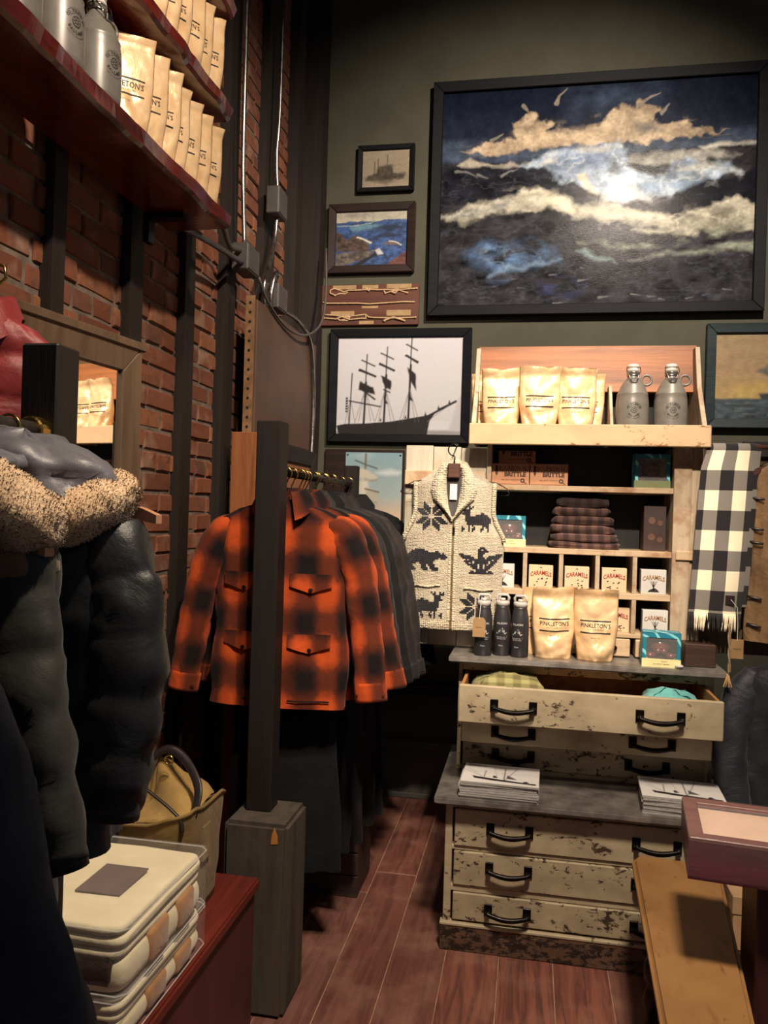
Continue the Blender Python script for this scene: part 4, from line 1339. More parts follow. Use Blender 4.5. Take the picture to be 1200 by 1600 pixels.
# ---- black steel bottles
BLKB = plain('black_powder_coat', (44, 42, 44), (38, 36, 38), 60, 0.42)
LIDG = plain('pale_grey_cap', (178, 174, 168), (160, 156, 150), 20, 0.35)
PALEINK = plain('pale_print', (176, 172, 170), (150, 146, 146), 40, 0.5)
def make_bottle():
    root = bpy.data.objects.new('steel_bottle', None); root.empty_display_size = 0.05; COL.objects.link(root)
    MB().lathe([(0, 0), (.030, 0), (.0335, .004), (.0335, .125), (.032, .150), (.028, .172), (.0255, .184), (.0255, .19), (0, .19)], n=30, cap=False).build('body', BLKB, root, smooth=True)
    c = MB().lathe([(0, .19), (.0265, .19), (.0265, .206), (.024, .209), (.0, .209)], n=26, cap=False).build('cap', LIDG, root, smooth=True)
    MB().tube([(-.021, 0, .207), (-.0235, 0, .222), (-.017, 0, .232), (.017, 0, .232), (.0235, 0, .222), (.021, 0, .207)], .0055, 8, up=(0, 1, 0)).build('carry_loop', LIDG, c, smooth=True)
    MB().lathe([(0, .209), (.011, .209), (.010, .219), (0, .220)], n=14, cap=False).build('spout', LIDG, c, smooth=True)
    R = .0342
    fn = lambda x, y: (R * math.sin(x / R), -R * math.cos(x / R), y)
    e = MB()
    put_text(e, 'FILSON', .0105, fn, (0, .1245), .0003, 1.2)
    put_poly(e, [(-.022, .089), (-.018, .084), (.012, .0835), (.021, .090), (.010, .0885)], fn)
    put_poly(e, [(-.014, .089), (-.013, .096), (-.004, .098), (.004, .096), (.010, .098), (.010, .089)], fn)
    for xx, hh in ((-.008, .102), (.002, .108), (.007, .102)): put_line(e, (xx, .09), (xx, hh), .0014, fn)
    put_line(e, (-.014, .094), (.002, .107), .001, fn); put_line(e, (-.026, .0795), (.02, .0795), .0016, fn)
    put_text(e, 'VESSEL REG. NO. 17', .0052, fn, (-.002, .072), .0001, .95); put_text(e, 'SEATTLE, WASH.', .0052, fn, (-.002, .0655), .0001, .95)
    put_text(e, 'Filson', .0075, fn, (-.004, .040), .0001, 1.0, 0)
    e.build('print', PALEINK, root)
    return root
BOT = make_bottle()
spots = [(-0.166, 3.095, .12, 'black steel bottle with a paper tag, leftmost of three'), (-0.096, 3.125, .02, 'middle one of three black steel bottles on the upper counter'), (-0.028, 3.105, -.25, 'rightmost of three black steel bottles on the upper counter')]
for i, (x_, y_, rz, lab) in enumerate(spots):
    b = BOT if i == 0 else copy_tree(BOT)
    b.location = (x_, y_, 1.013); b.rotation_euler = (0, 0, rz); tag(b, lab, 'bottle', 'black bottles')
TAGM = plain('kraft_tag_card', (150, 118, 78), (136, 106, 70), 30, 0.8)
t = thing('price_tag', 'small brown paper tag hanging on the leftmost black bottle', 'tag', (-0.180, 3.047, 1.088))
MB().prism([(-.024, 0), (.024, 0), (.024, .062), (.015, .074), (-.015, .074), (-.024, .062)], .0012, Matrix.Rotation(PI / 2, 4, 'X')).build('card', TAGM, t, recalc=True)
MB().tube([(0, -.002, .068), (.002, .002, .10), (.004, .012, .135), (.006, .024, .150)], .0009, 5).build('string', plain('white_string', (214, 206, 190)), t)
put_text(MB(), 'FILSON', .007, lambda x, y: (x, -.0017, .036 + y)).build('print', INK, t)

# ---- boxes with lettering
def box_thing(name, label, cat, loc, size, mat, rz=0, group=None):
    t = thing(name, label, cat, loc, rz, group)
    w, d, h = size
    MB().box((-w / 2, -d / 2, 0), (w / 2, d / 2, h)).build('carton', mat, t, bevel=0.0015)
    return t
CREAMC = plain('cream_carton', (212, 184, 150), (202, 174, 140), 8, 0.5)
GREYC = plain('grey_carton', (198, 196, 190), (184, 180, 174), 8, 0.5)
REDI = plain('red_ink', (150, 40, 28), (134, 34, 26), 40, 0.6)
TANI = plain('tan_ink', (150, 106, 62), (136, 94, 54), 40, 0.6)
def caramel(loc, label, red=True, s=1.0, rz=0.0):
    t = box_thing('caramel_box', label, 'box', loc, (.094, .045, .096), CREAMC if red else GREYC, rz, 'caramel boxes')
    fn = lambda x, y: (x, -.0235, y)
    m = MB(); put_text(m, 'CARAMELS', .0235, fn, (0, .066), .0005, .72, arch=-5.0); m.build('lettering', REDI if red else TANI, t)
    m = MB()
    if red: put_poly(m, [(-.006, .086), (.006, .086), (0, .090)], fn)
    r = random.Random(int(abs(loc[0]) * 1000))
    if red:
        for k in range(9):
            x_, y_ = r.uniform(-.026, .026), r.uniform(.014, .046)
            put_poly(m, [(x_ - .004, y_), (x_, y_ - .002), (x_ + .005, y_ + .002), (x_, y_ + .003)], fn)
    else:
        put_line(m, (0, .014), (0, .052), .003, fn)
        for dx in (-.012, -.006, .007, .013): put_line(m, (0, .026), (dx, .052), .0014, fn)
        put_poly(m, [(-.022, .010), (.022, .010), (.016, .018), (.004, .026), (-.006, .022), (-.014, .018)], fn)
    if red: put_bar(m, -.018, .0055, .018, .007, fn, 1)
    m.build('label_print', INK, t)
    return t
ry, ry2 = 1.262, 1.106
yy = HF + 0.032
caramel((-0.105, yy, ry), 'grey caramels carton in the upper pigeonholes, half hidden by the vest', False)
caramel((0.046, yy, ry), 'cream caramels carton with red letters, leftmost of the three', True)
caramel((0.185, yy, ry), 'cream caramels carton with red letters, middle of the three', True)
caramel((0.327, yy, ry), 'cream caramels carton with red letters, rightmost of the three', True)
caramel((0.474, yy, ry), 'grey caramels carton in the rightmost upper pigeonhole', False)
caramel((0.036, yy + .01, ry2), 'grey caramels carton behind the bottles in the lower pigeonholes', False)
caramel((0.484, yy, ry2), 'grey caramels carton in the rightmost lower pigeonhole', False)
caramel((0.345, yy + .03, ry2), 'cream caramels carton hidden behind the tall kraft pouch', True)

BRIT = plain('orange_brown_carton', (196, 144, 104), (180, 128, 92), 10, 0.55)
BINK = plain('dark_brown_ink', (72, 40, 30), (62, 36, 28), 40, 0.6)
def brittle(loc, label, size=(.148, .06, .086)):
    t = box_thing('brittle_box', label, 'box', loc, size, BRIT, 0, 'brittle boxes')
    w, d, h = size
    fn = lambda x, y: (x, -d / 2 - .001, y)
    m = MB()
    put_text(m, 'BRITTLE', .0235, fn, (.018, .042), .0012, 1.0)
    put_text(m, 'BOURBON NUT', .029, fn, (.018, .066), .0002, .62)
    put_poly(m, [(-.060, .078), (-.060, .046), (-.055, .036), (-.050, .046), (-.050, .078)], fn)
    put_text(m, 'SMALL BATCH CONFECTION', .0055, fn, (.0, .020), 0, 1)
    put_ring(m, (.048, .018), .004, .009, fn, 16); put_line(m, (.054, .012), (.064, .006), .003, fn)
    put_bar(m, -w / 2 + .004, .003, w / 2 - .004, .004, fn, 1); put_bar(m, -w / 2 + .004, h - .004, w / 2 - .004, h - .003, fn, 1)
    m.build('lettering', BINK, t)
    return t
brittle((-0.085, 3.275, 1.674), 'orange-brown brittle carton on the top shelf, nearest the vest')
brittle((0.066, 3.275, 1.674), 'orange-brown brittle carton on the top shelf with its whole front showing')
brittle((-0.062, 3.33, 1.760), 'orange-brown brittle carton lying on top of the other two', (.148, .06, .055))

TEALC = None
def teal_mat():
    t = NT('teal_swirl_carton')
    v = t.coords('Object')
    w = t.node('ShaderNodeTexWave', wave_type='RINGS', rings_direction='SPHERICAL')
    t.put(w.inputs['Vector'], v); w.inputs['Scale'].default_value = 9; w.inputs['Distortion'].default_value = 7; w.inputs['Detail'].default_value = 1; w.inputs['Detail Scale'].default_value = 1.5
    c = t.mix(t.ramp(w.outputs['Fac'], [(0.80, (0, 0, 0)), (0.86, (1, 1, 1))]), lin((32, 116, 138)), lin((126, 200, 208)))
    return t.fin(c, 0.4)
TEALC = teal_mat()
BANDC = plain('pale_yellow_band', (222, 214, 160), (208, 200, 146), 12, 0.5)
GREENC = plain('green_band', (112, 124, 84), (100, 112, 76), 12, 0.5)
CHOC = plain('glossy_brown_gummy', (104, 52, 40), (76, 38, 32), 8, 0.22, coat=None) if False else plain('glossy_brown_gummy', (104, 52, 40), (76, 38, 32), 8, 0.22)
FILM = clear('window_film', 0.05, 0.05)
def bear_box(loc, label, rz=0.0, size=(.135, .085, .125), band=None, dark=False):
    t = thing('gummy_bear_box', label, 'box', loc, rz, 'bear boxes')
    w, d, h = size; b = .014; bh = .030
    cm = TEALC
    mb = MB()
    mb.box((-w / 2, -d / 2, 0), (-w / 2 + .002, d / 2, h)).box((w / 2 - .002, -d / 2, 0), (w / 2, d / 2, h)).box((-w / 2, d / 2 - .002, 0), (w / 2, d / 2, h))
    mb.box((-w / 2, -d / 2, h - .002), (w / 2, d / 2, h)).box((-w / 2, -d / 2, 0), (w / 2, d / 2, .002))
    mb.box((-w / 2, -d / 2, bh), (-w / 2 + b, -d / 2 + .002, h)).box((w / 2 - b, -d / 2, bh), (w / 2, -d / 2 + .002, h)).box((-w / 2 + b, -d / 2, h - b * 1.3), (w / 2 - b, -d / 2 + .002, h))
    mb.build('carton', cm, t)
    bd = MB().box((-w / 2 - .0006, -d / 2 - .001, 0), (w / 2 + .0006, -d / 2 + .002, bh)).build('label_band', band or BANDC, t)
    m = MB(); fn = lambda x, y: (x, -d / 2 - .0016, y)
    put_text(m, 'GIANT', .007, fn, (.01, .021)); put_text(m, 'GUMMY BEAR', .007, fn, (0, .011), 0, 1.3)
    m.build('lettering', TANI, bd)
    # brown bear: head with two ears, muzzle, paws -- one fused mesh of spheroids
    bm = bmesh.new()
    def sph(c, s):
        M = Matrix.Translation(c) @ Matrix.Diagonal((*s, 1))
        bmesh.ops.create_uvsphere(bm, u_segments=16, v_segments=10, radius=1, matrix=M)
    zc = bh + .040
    sph((0, .0, zc), (.036, .026, .034)); sph((0, -.020, zc - .008), (.020, .016, .014)); sph((-.010, -.032, zc - .014), (.011, .007, .010)); sph((.010, -.032, zc - .014), (.011, .007, .010)); sph((0, -.036, zc - .001), (.005, .004, .004))
    for s_ in (-1, 1): sph((s_ * .029, 0, zc + .030), (.012, .009, .012)); sph((s_ * .036, -.018, zc - .032), (.016, .014, .012))
    sph((0, .004, zc - .034), (.044, .026, .018))
    me = bpy.data.meshes.new('bear'); bm.to_mesh(me); bm.free()
    me.polygons.foreach_set('use_smooth', [True] * len(me.polygons))
    link('bear', me, CHOC, t)
    MB().box((-w / 2 + b - .001, -d / 2 + .002, bh), (w / 2 - b + .001, -d / 2 + .0026, h - b * 1.2)).build('window_film', FILM, t)
    MB().box((-w / 2 + .003, d / 2 - .005, .003), (w / 2 - .003, d / 2 - .0025, h - .003)).build('liner', CREAMC, t)
    return t
bear_box((0.486, 3.105, 1.013), 'teal box with a brown gummy bear, on the upper counter', -.04)
bear_box((-0.085, 3.285, 1.428), 'teal box with a brown gummy bear, beside the vest on the middle shelf', 0)
bear_box((0.462, 3.30, 1.674), 'teal box with a green band and dark bear, on the top shelf', 0, (.135, .085, .135), GREENC)
# dark brown carton at the right of the middle shelf
t = box_thing('dark_carton', 'dark brown carton standing at the right of the middle shelf', 'box', (0.482, 3.34, 1.428), (.085, .09, .178), plain('dark_brown_carton', (62, 44, 38), (50, 36, 32), 14, 0.5))
for zz in (.055, .12):
    for cx_, cz_, rr in ((-.012, zz, .014), (.020, zz - .01, .011)): put_ring(MB(), (cx_, cz_), .0, rr, lambda x, y: (x, -.0465, y), 14).build('motif', plain('brown_motif', (104, 72, 58)), t)
# tealight on the counter
t = thing('candle_tin', 'tiny round white lidded tin by the teal box', 'tin', (0.545, 3.048, 1.013))
MB().lathe([(0, 0), (.012, 0), (.012, .009), (0, .009)], n=20, cap=False).build('cup', CHROME, t, smooth=False)
MB().lathe([(0, .009), (.0145, .009), (.0145, .0125), (.011, .0145), (0, .0145)], n=20, cap=False).build('lid', CERAM, t)
# small wooden box at right end of the upper counter
o = MB().box((-.055, -.05, 0), (.055, .05, .085)).build('wooden_box', wood('dark_walnut_box', (66, 46, 36), (46, 32, 26), 'x', 6, 0.5), bevel=0.003)
o.location = (0.628, 3.155, 1.013); tag(o, 'dark wooden box at the right end of the upper counter', 'box')

# ---- folded clothes
def folded(name, label, loc, w, d, h, mat, seed, rz=0, group=None, amp=0.006):
    """folded garment: soft slab with a bulging front fold"""
    mb = MB(); n = 44; m = 5
    nz = 7
    vs = []; fs = []; uv = []
    for j in range(nz + 1):
        a = -PI / 2 + PI * j / nz
        for k in range(n):
            q = 2 * PI * k / n
            c, s_ = math.cos(q), math.sin(q)
            ex = 0.22
            px = math.copysign(abs(c) ** ex, c); py = math.copysign(abs(s_) ** ex, s_)
            ins = (1 - math.cos(a)) * h * 0.45
            x_ = px * (w / 2 - ins + amp * n2(k * .35, j * .6, seed)); y_ = py * (d / 2 - ins + amp * n2(k * .3 + 9, j * .6, seed))
            z_ = h / 2 + h / 2 * math.sin(a) + amp * 0.55 * n2(x_ * 22, y_ * 22, seed + 2) * (1 if j > 0 else 0)
            vs.append((x_, y_, max(0, z_))); uv.append((x_ + (0 if py < 0 else 0), y_ + z_))
    for j in range(nz):
        for k in range(n):
            k2 = (k + 1) % n
            fs.append((j * n + k, j * n + k2, (j + 1) * n + k2, (j + 1) * n + k))
    fs.append(tuple(range(n - 1, -1, -1)))
    top = len(vs); vs.append((0, 0, h + amp * .3)); uv.append((0, 0))
    mid = []
    for k in range(n):
        x_, y_ = vs[nz * n + k][0] * .5, vs[nz * n + k][1] * .5
        vs.append((x_, y_, h + amp * .8 * n2(x_ * 25, y_ * 25, seed + 4))); uv.append((x_, y_ + h))
    for k in range(n):
        k2 = (k + 1) % n
        fs.append((nz * n + k, nz * n + k2, top + 1 + k2, top + 1 + k)); fs.append((top + 1 + k, top + 1 + k2, top))
    mb.add(vs, fs, uv)
    o = mb.build(name, mat, None, smooth=True)
    o.location = loc; o.rotation_euler = (0, 0, rz)
    return tag(o, label, 'folded shirt', group)
BRPL = plaid('brown_plaid_flannel', (104, 76, 68), (52, 38, 36), (76, 56, 50), 0.045, 0.2)
ords = ['bottom', 'second lowest', 'third lowest', 'fourth lowest', 'second highest', 'top']
z_ = 1.428
hs = [.026, .034, .034, .036, .036, .042]
ws = [.275, .262, .25, .238, .222, .205]
for k in range(6):
    folded('folded_shirt', 'dark brown plaid shirt folded on the middle shelf, %s of the pile' % ords[k], (0.205 + rnd.uniform(-.006, .006) - (.004 if k > 3 else 0), 3.325 + .004 * k, z_), ws[k], .19, hs[k], BRPL if k < 5 else plaid('dark_plaid_flannel', (56, 42, 40), (34, 27, 27), (44, 34, 33), 0.045, 0.2), 11 + k, rnd.uniform(-.03, .03), 'folded plaid shirts', 0.008)
    z_ += hs[k] - 0.001
OLPL = plaid('olive_plaid_flannel', (152, 146, 98), (100, 94, 60), (126, 120, 78), 0.06, 0.16)
TEALS = cloth('teal_cotton', (116, 190, 186), (84, 150, 148), 0.8, 0.2, 0.3)
folded('folded_shirt', 'olive and tan plaid shirt folded in the open drawer', (-0.065, 3.06, 0.816), .26, .19, .135, OLPL, 31, .05, None, 0.016)
folded('folded_shirt', 'pale teal shirt folded in the open drawer', (0.515, 3.04, 0.816), .20, .15, .118, TEALS, 37, -.1, None, 0.018)

# ---- calendars
CALP = vcol('calendar_print', 0.45)
cal_me = paint_calendar().mesh('print', 0.27, 0.21); cal_me.materials.append(CALP)
PAGE = plain('calendar_pages', (196, 192, 186), (150, 146, 142), 60, 0.7, stretch=(1, 1, 20))
BLKWIRE = metal('black_wire_comb', (28, 27, 28), 0.4, .8)
def calendar_pile(cx, cy, z0, n, rz0, where):
    page = MB().box((-.1365, -.1065, 0), (.1365, .1065, .0058)).mesh('page_block'); page.materials.append(PAGE)
    for k in range(n):
        top = k == n - 1
        nm = 'top' if top else 'bottom' if k == 0 else ['second', 'third', 'fourth', 'fifth', 'sixth', 'seventh', 'eighth', 'ninth'][k - 1] + ' lowest'
        t = thing('calendar', 'spiral calendar %s, %s of the pile' % (where, nm), 'calendar', (cx + rnd.uniform(-.004, .004), cy + rnd.uniform(-.004, .004), z0 + k * .0075), rz0 + rnd.uniform(-.02, .02), 'calendars')
        link('page_block', page, None, t)
        if top:
            o = link('print', cal_me, None, t); o.rotation_euler = (-PI / 2, 0, 0); o.location = (0, 0, .0064)
        w = MB()
        for i in range(13 if not top else 26):
            xx = -.125 + .25 * i / (12 if not top else 25)
            w.tube([(xx, .1065 + .004 * math.cos(a), .003 + .0058 * math.sin(a)) for a in [2 * PI * q / 7 for q in range(7)]], .0009, 4, True)
        o = w.build('spiral_comb', BLKWIRE, t); o['kind'] = 'stuff'
calendar_pile(-0.082, 2.925, 0.556, 8, -.02, 'on the left of the lower counter')
calendar_pile(0.545, 2.93, 0.556, 8, -.06, 'on the right of the lower counter')

# ================================================================== RED SHELVES ON THE BRICK WALL
def red_mat():
    t = NT('red_stained_slab')
    v = t.coords('Object', (6, 1, 6))
    n = t.noise(v, 5, 5, 0.6, 0.6)
    c = t.ramp(n, [(0.3, lin((58, 16, 13))), (0.6, lin((98, 28, 20))), (0.8, lin((126, 46, 26)))])
    t.bump(n, 0.25, 0.004)
    return t.fin(c, 0.25, 0, 0.5, **{'Coat Weight': 0.5, 'Coat Roughness': 0.12})
REDS = red_mat()
def red_shelf(label, z0, th, seed):
    mb = MB(); n = 60; ya, yb = 0.95, 2.52
    vs = []; fs = []
    for i in range(n + 1):
        yy = ya + (yb - ya) * i / n
        e = -1.005 + 0.008 * n1(yy * 7, seed) + 0.004 * n1(yy * 23, seed + 1)
        e2 = e - 0.008 + 0.006 * n1(yy * 11, seed + 2)
        top = z0 + th; bot = z0 + 0.004 * n1(yy * 9, seed + 3)
        vs += [(-1.23, yy, z0), (-1.23, yy, top), (e - 0.012, yy, top), (e, yy, top - 0.010), (e2, yy, bot + 0.008), (e2 - 0.010, yy, bot)]
    m = 6
    for i in range(n):
        for k in range(m):
            k2 = (k + 1) % m
            fs.append((i * m + k, i * m + k2, (i + 1) * m + k2, (i + 1) * m + k))
    fs.append(tuple(range(m - 1, -1, -1))); fs.append(tuple(n * m + k for k in range(m)))
    t = thing('wall_shelf', label, 'shelf', (0, 0, 0), group='red wall shelves')
    mb.add(vs, fs).build('slab', REDS, t, recalc=True)
    for yy in (1.4, 2.37):
        MB().box((-1.235, yy - 0.02, z0 - 0.09), (-1.215, yy + 0.02, z0 - 0.001)).box((-1.215, yy - 0.02, z0 - 0.018), (-1.10, yy + 0.02, z0 - 0.001)).build('bracket', BLKIRON, t)
    return t
red_shelf('lowest red live-edge shelf carrying growlers and kraft pouches', 2.475, 0.05, 3)
red_shelf('middle red live-edge shelf carrying only kraft pouches', 2.835, 0.045, 8)
red_shelf('topmost red shelf, only its end corner showing', 3.17, 0.045, 12)
for yy, lab in ((1.80, 'third grey growler on the lowest red shelf, next to the pouches'), (1.635, 'second grey growler on the lowest red shelf'), (1.475, 'nearest grey growler on the lowest red shelf, cut by the frame')):
    g = copy_tree(GROWL); g.location = (-1.085, yy, 2.526); g.rotation_euler = (0, 0, math.radians(76)); g['label'] = lab
nth = ['nearest', 'second', 'third', 'fourth', 'fifth', 'sixth', 'last']
for k in range(7):
    yy = 1.955 + k * 0.082
    pouch(k % 4, (-1.095 + .006 * n1(k * 3.3), yy, 2.526), math.radians(48 + 7 * n1(k * 2.1, 4)), 'kraft pouch on the lowest red shelf, %s from the growlers' % nth[k], 'pouches on the lowest red shelf', 1.0, 0.58)
for k in range(8):
    yy = 1.86 + k * 0.083
    pouch((k + 2) % 4, (-1.095 + .006 * n1(k * 2.3, 2), yy, 2.881), math.radians(48 + 7 * n1(k * 1.7, 6)), 'kraft pouch on the middle red shelf, %s one from the camera' % (nth[:6] + ['seventh', 'farthest'])[k], 'pouches on the middle red shelf', 1.0, 0.58)

# ---- wood framed mirror leaning out from the brick
ang = math.radians(-7.4)
t = thing('wall_mirror', 'tall mirror in a plain grey-brown wooden frame', 'mirror', (-1.15, 2.158, 0.62), PI / 2 + ang)
W_, H_ = 0.66, 1.385
FR = wood('mirror_frame_wood', (116, 92, 70), (92, 72, 54), 'z', 5, 0.6)
o = frame_mesh(W_, H_, 0.08, 0.03).build('frame', FR, t, bevel=0.003, recalc=True); o.location = (-W_ / 2, 0, H_ / 2)
o = MB().box((-W_ - 0.012, -0.036, H_ - 0.012), (0.012, 0.0, H_ + 0.012)).build('top_trim', FR, t, bevel=0.003)
tm = NT('mirror_silver'); MATS['mirror_silver'] = tm.fin((0.82, 0.8, 0.78), 0.015, 1.0, 0.5)
o = MB().box((-W_ + 0.07, -0.012, 0.07), (-0.07, -0.008, H_ - 0.07)).build('glass', MATS['mirror_silver'], t)
MB().box((-W_ + 0.01, -0.007, 0.01), (-0.01, -0.001, H_ - 0.01)).build('backing', DARKIN, t)

# ================================================================== RAILS AND POSTS
POSTM = wood('near_black_post', (32, 25, 22), (22, 17, 16), 'z', 6, 0.6)
GREYW = wood('weathered_grey_timber', (84, 74, 62), (56, 50, 45), 'z', 4, 0.8, 0.5, dirt=(74, 70, 62))
o = MB().box((-0.90, 2.335, 0), (-0.696, 2.552, 0.588)).build('timber_block', GREYW, bevel=0.012, seg=2)
tag(o, 'thick weathered grey timber block under the dark post', 'block')
MB().prism([(-.012, 0), (.010, .003), (.008, .028), (-.002, .052), (-.010, .03)], .002, Matrix.Translation((-0.735, 2.3355, 0.53)) @ Matrix.Rotation(PI / 2, 4, 'X')).build('chip', plain('fresh_wood_chip', (196, 132, 58)), o, recalc=True)
RX = -0.825
o = MB().box((RX - 0.041, 2.43, 0.588), (RX + 0.041, 2.512, 1.83)).build('rail_post', POSTM, bevel=0.004)
tag(o, 'dark square post standing on the grey timber block', 'post', 'rail posts')
o = MB().box((-0.895, 1.275, 0), (-0.823, 1.345, 1.83)).build('rail_post', POSTM, bevel=0.004)
tag(o, 'dark square post at the far left in front of the mirror', 'post', 'rail posts')
BRASS = metal('brass', (206, 170, 96), 0.22)
RZ = 1.672
t = thing('clothes_rail', 'rail running back from the block post, crowded with brass hooks', 'clothes rail', (RX, 2.512, RZ))
MB().cyl((0, 0, 0), (0, 1.10, 0), 0.013, 14).build('bar', BLKIRON, t, smooth=True)
MB().cyl((0, -0.0005, 0), (0, 0.006, 0), 0.026, 18).build('flange', BRASS, t)
o = MB().box((RX - 0.03, 3.612, 0), (RX + 0.03, 3.67, 1.76)).build('rail_post', POSTM, bevel=0.003); tag(o, 'dark post at the far end of the jacket rail', 'post', 'rail posts')
t = thing('clothes_rail', 'dark rail with a brass collar at the far left', 'clothes rail', (-0.855, 1.275, 1.672))
MB().cyl((0, 0.0, 0), (0, -1.05, 0), 0.017, 16).build('bar', POSTM, t, smooth=True)
MB().cyl((0, -0.03, 0), (0, -0.001, 0), 0.026, 20).build('collar', BRASS, t, bevel=0.003)
o = MB().box((-0.89, 0.16, 0), (-0.82, 0.224, 1.76)).build('rail_post', POSTM, bevel=0.003); tag(o, 'dark post at the near end of the left coat rail', 'post', 'rail posts')
t = thing('clothes_rail', 'lower rail behind the plaid jackets holding dark trousers', 'clothes rail', (RX, 2.552, 0.90))
MB().cyl((0, 0, 0), (0, 1.06, 0), 0.012, 12).build('bar', BLKIRON, t, smooth=True)
MB().cyl((0, -0.122 + 0.08, 0), (0, 0, 0), 0.012, 12).build('end_stub', BLKIRON, t)

# ---- hangers
HWOOD = wood('pale_hanger_wood', (196, 142, 108), (166, 112, 82), 'x', 6, 0.4)
DHWOOD = wood('dark_hanger_wood', (84, 56, 44), (60, 40, 32), 'x', 6, 0.4)
def hanger_meshes():
    hk = []
    for k in range(13):
        a = -0.35 * PI + 1.28 * PI * k / 12
        hk.append((0.021 * math.cos(a), 0, 0.021 * math.sin(a)))
    hk = [(0.0, 0, -0.075), (0.0, 0, -0.042), (0.006, 0, -0.03)] + hk
    hook = MB().tube(hk, 0.0024, 7).mesh('hook', True)
    mb = MB(); n = 22; vs = []; fs = []
    for i in range(n + 1):
        s = -1 + 2 * i / n; a = abs(s)
        x_ = 0.2 * s; zc = -0.108 - 0.062 * a ** 1.4; h = 0.034 * (1 - 0.35 * a) if a < 0.99 else 0.016; th = 0.011 + 0.008 * a * a
        yo = -0.022 * a * a
        vs += [(x_, yo - th / 2, zc - h / 2), (x_, yo + th / 2, zc - h / 2), (x_, yo + th / 2, zc + h / 2), (x_, yo - th / 2, zc + h / 2)]
    for i in range(n):
        for k in range(4): fs.append((4 * i + k, 4 * i + (k + 1) % 4, 4 * i + 4 + (k + 1) % 4, 4 * i + 4 + k))
    fs += [(3, 2, 1, 0), tuple(4 * n + k for k in range(4))]
    return hook, mb.add(vs, fs).mesh('shoulders', False)
HOOKME, SHOME = hanger_meshes()
def hanger(label, loc, rz, woodm=None, hookm=None, group='hangers', wide=(1, 1, 1)):
    t = thing('clothes_hanger', label, 'hanger', loc, rz, group)
    for nm, me, m in (('hook', HOOKME, hookm or BRASS), ('shoulders', SHOME, woodm or HWOOD)):
        o = bpy.data.objects.new(nm, me.copy()); o.data.materials.append(m); COL.objects.link(o); o.parent = t
        if nm == 'shoulders': o.scale = wide
    return t

# ================================================================== GARMENTS
def spline(tab, x):
    """piecewise smooth interpolation of rows (x, a, b, ...)"""
    for i in range(len(tab) - 1):
        if x <= tab[i + 1][0]:
            s = (x - tab[i][0]) / (tab[i + 1][0] - tab[i][0]); s = max(0, min(1, s)); s = s * s * (3 - 2 * s)
            return [tab[i][k] + (tab[i + 1][k] - tab[i][k]) * s for k in range(1, len(tab[i]))]
    return list(tab[-1][1:])

def torso_fn(tab, seed, fold=0.012, pwr=2.5, puff=0.0, baffle=0.09):
    z0, z1 = tab[0][0], tab[-1][0]
    def f(a, z):
        hw, hd = spline(tab, z)
        c, s = math.cos(a), math.sin(a)
        ex = 2 / pwr
        low = max(0, min(1, (z1 - z) / (z1 - z0)))
        w = fold * low * (math.sin(5 * a + seed) * 0.6 + n2(a * 2.2, z * 5, seed)) + fold * 0.5 * n2(a * 5, z * 14, seed + 5)
        if puff:
            w += puff * abs(math.sin(PI * z / baffle)) ** 0.6 * (1 + .3 * n2(a * 3, z * 8, seed))
        return Vector(((hw + w) * math.copysign(abs(c) ** ex, c), (hd + w) * math.copysign(abs(s) ** ex, s), z))
    return f

def tube_sleeve(mb, path, rad, seed, wr=0.006, flat=0.72, n=18, per=14, puff=0.0, baffle=0.085):
    P = [Vector(p) for p in path]
    Q = [P[0] * 2 - P[1]] + P + [P[-1] * 2 - P[-2]]
    pts = []; R = []
    m = len(P) - 1
    for i in range(1, len(Q) - 2):
        for k in range(per):
            s = k / per; a, b, c, d = Q[i - 1], Q[i], Q[i + 1], Q[i + 2]
            pts.append(0.5 * ((2 * b) + (c - a) * s + (2 * a - 5 * b + 4 * c - d) * s * s + (3 * b - a - 3 * c + d) * s ** 3))
            R.append(rad[i - 1] + (rad[i] - rad[i - 1]) * s)
    pts.append(P[-1]); R.append(rad[-1])
    vs = []; uv = []; fs = []; L = 0
    for i, p in enumerate(pts):
        t = (pts[min(i + 1, len(pts) - 1)] - pts[max(i - 1, 0)]).normalized()
        if i: L += (pts[i] - pts[i - 1]).length
        b = Vector((0, 1, 0)); b = (b - t * b.dot(t)).normalized(); a = b.cross(t)
        for k in range(n):
            q = 2 * PI * k / n
            r = R[i] + wr * (n2(q * 1.6, L * 16, seed) + 0.7 * n2(q * 3 + L * 9, L * 34, seed + 2))
            if puff: r += puff * abs(math.sin(PI * L / baffle)) ** 0.6
            vs.append(p + a * (r * math.cos(q)) + b * (r * flat * math.sin(q))); uv.append((R[0] * (q - PI / 2) + 0.3, -L))
    for i in range(len(pts) - 1):
        for k in range(n):
            k2 = (k + 1) % n
            fs.append((i * n + k, i * n + k2, (i + 1) * n + k2, (i + 1) * n + k))
    fs.append(tuple(range(n - 1, -1, -1)))
    fs.append(tuple((len(pts) - 1) * n + k for k in range(n)))
    mb.add(vs, fs, uv)
    return mb

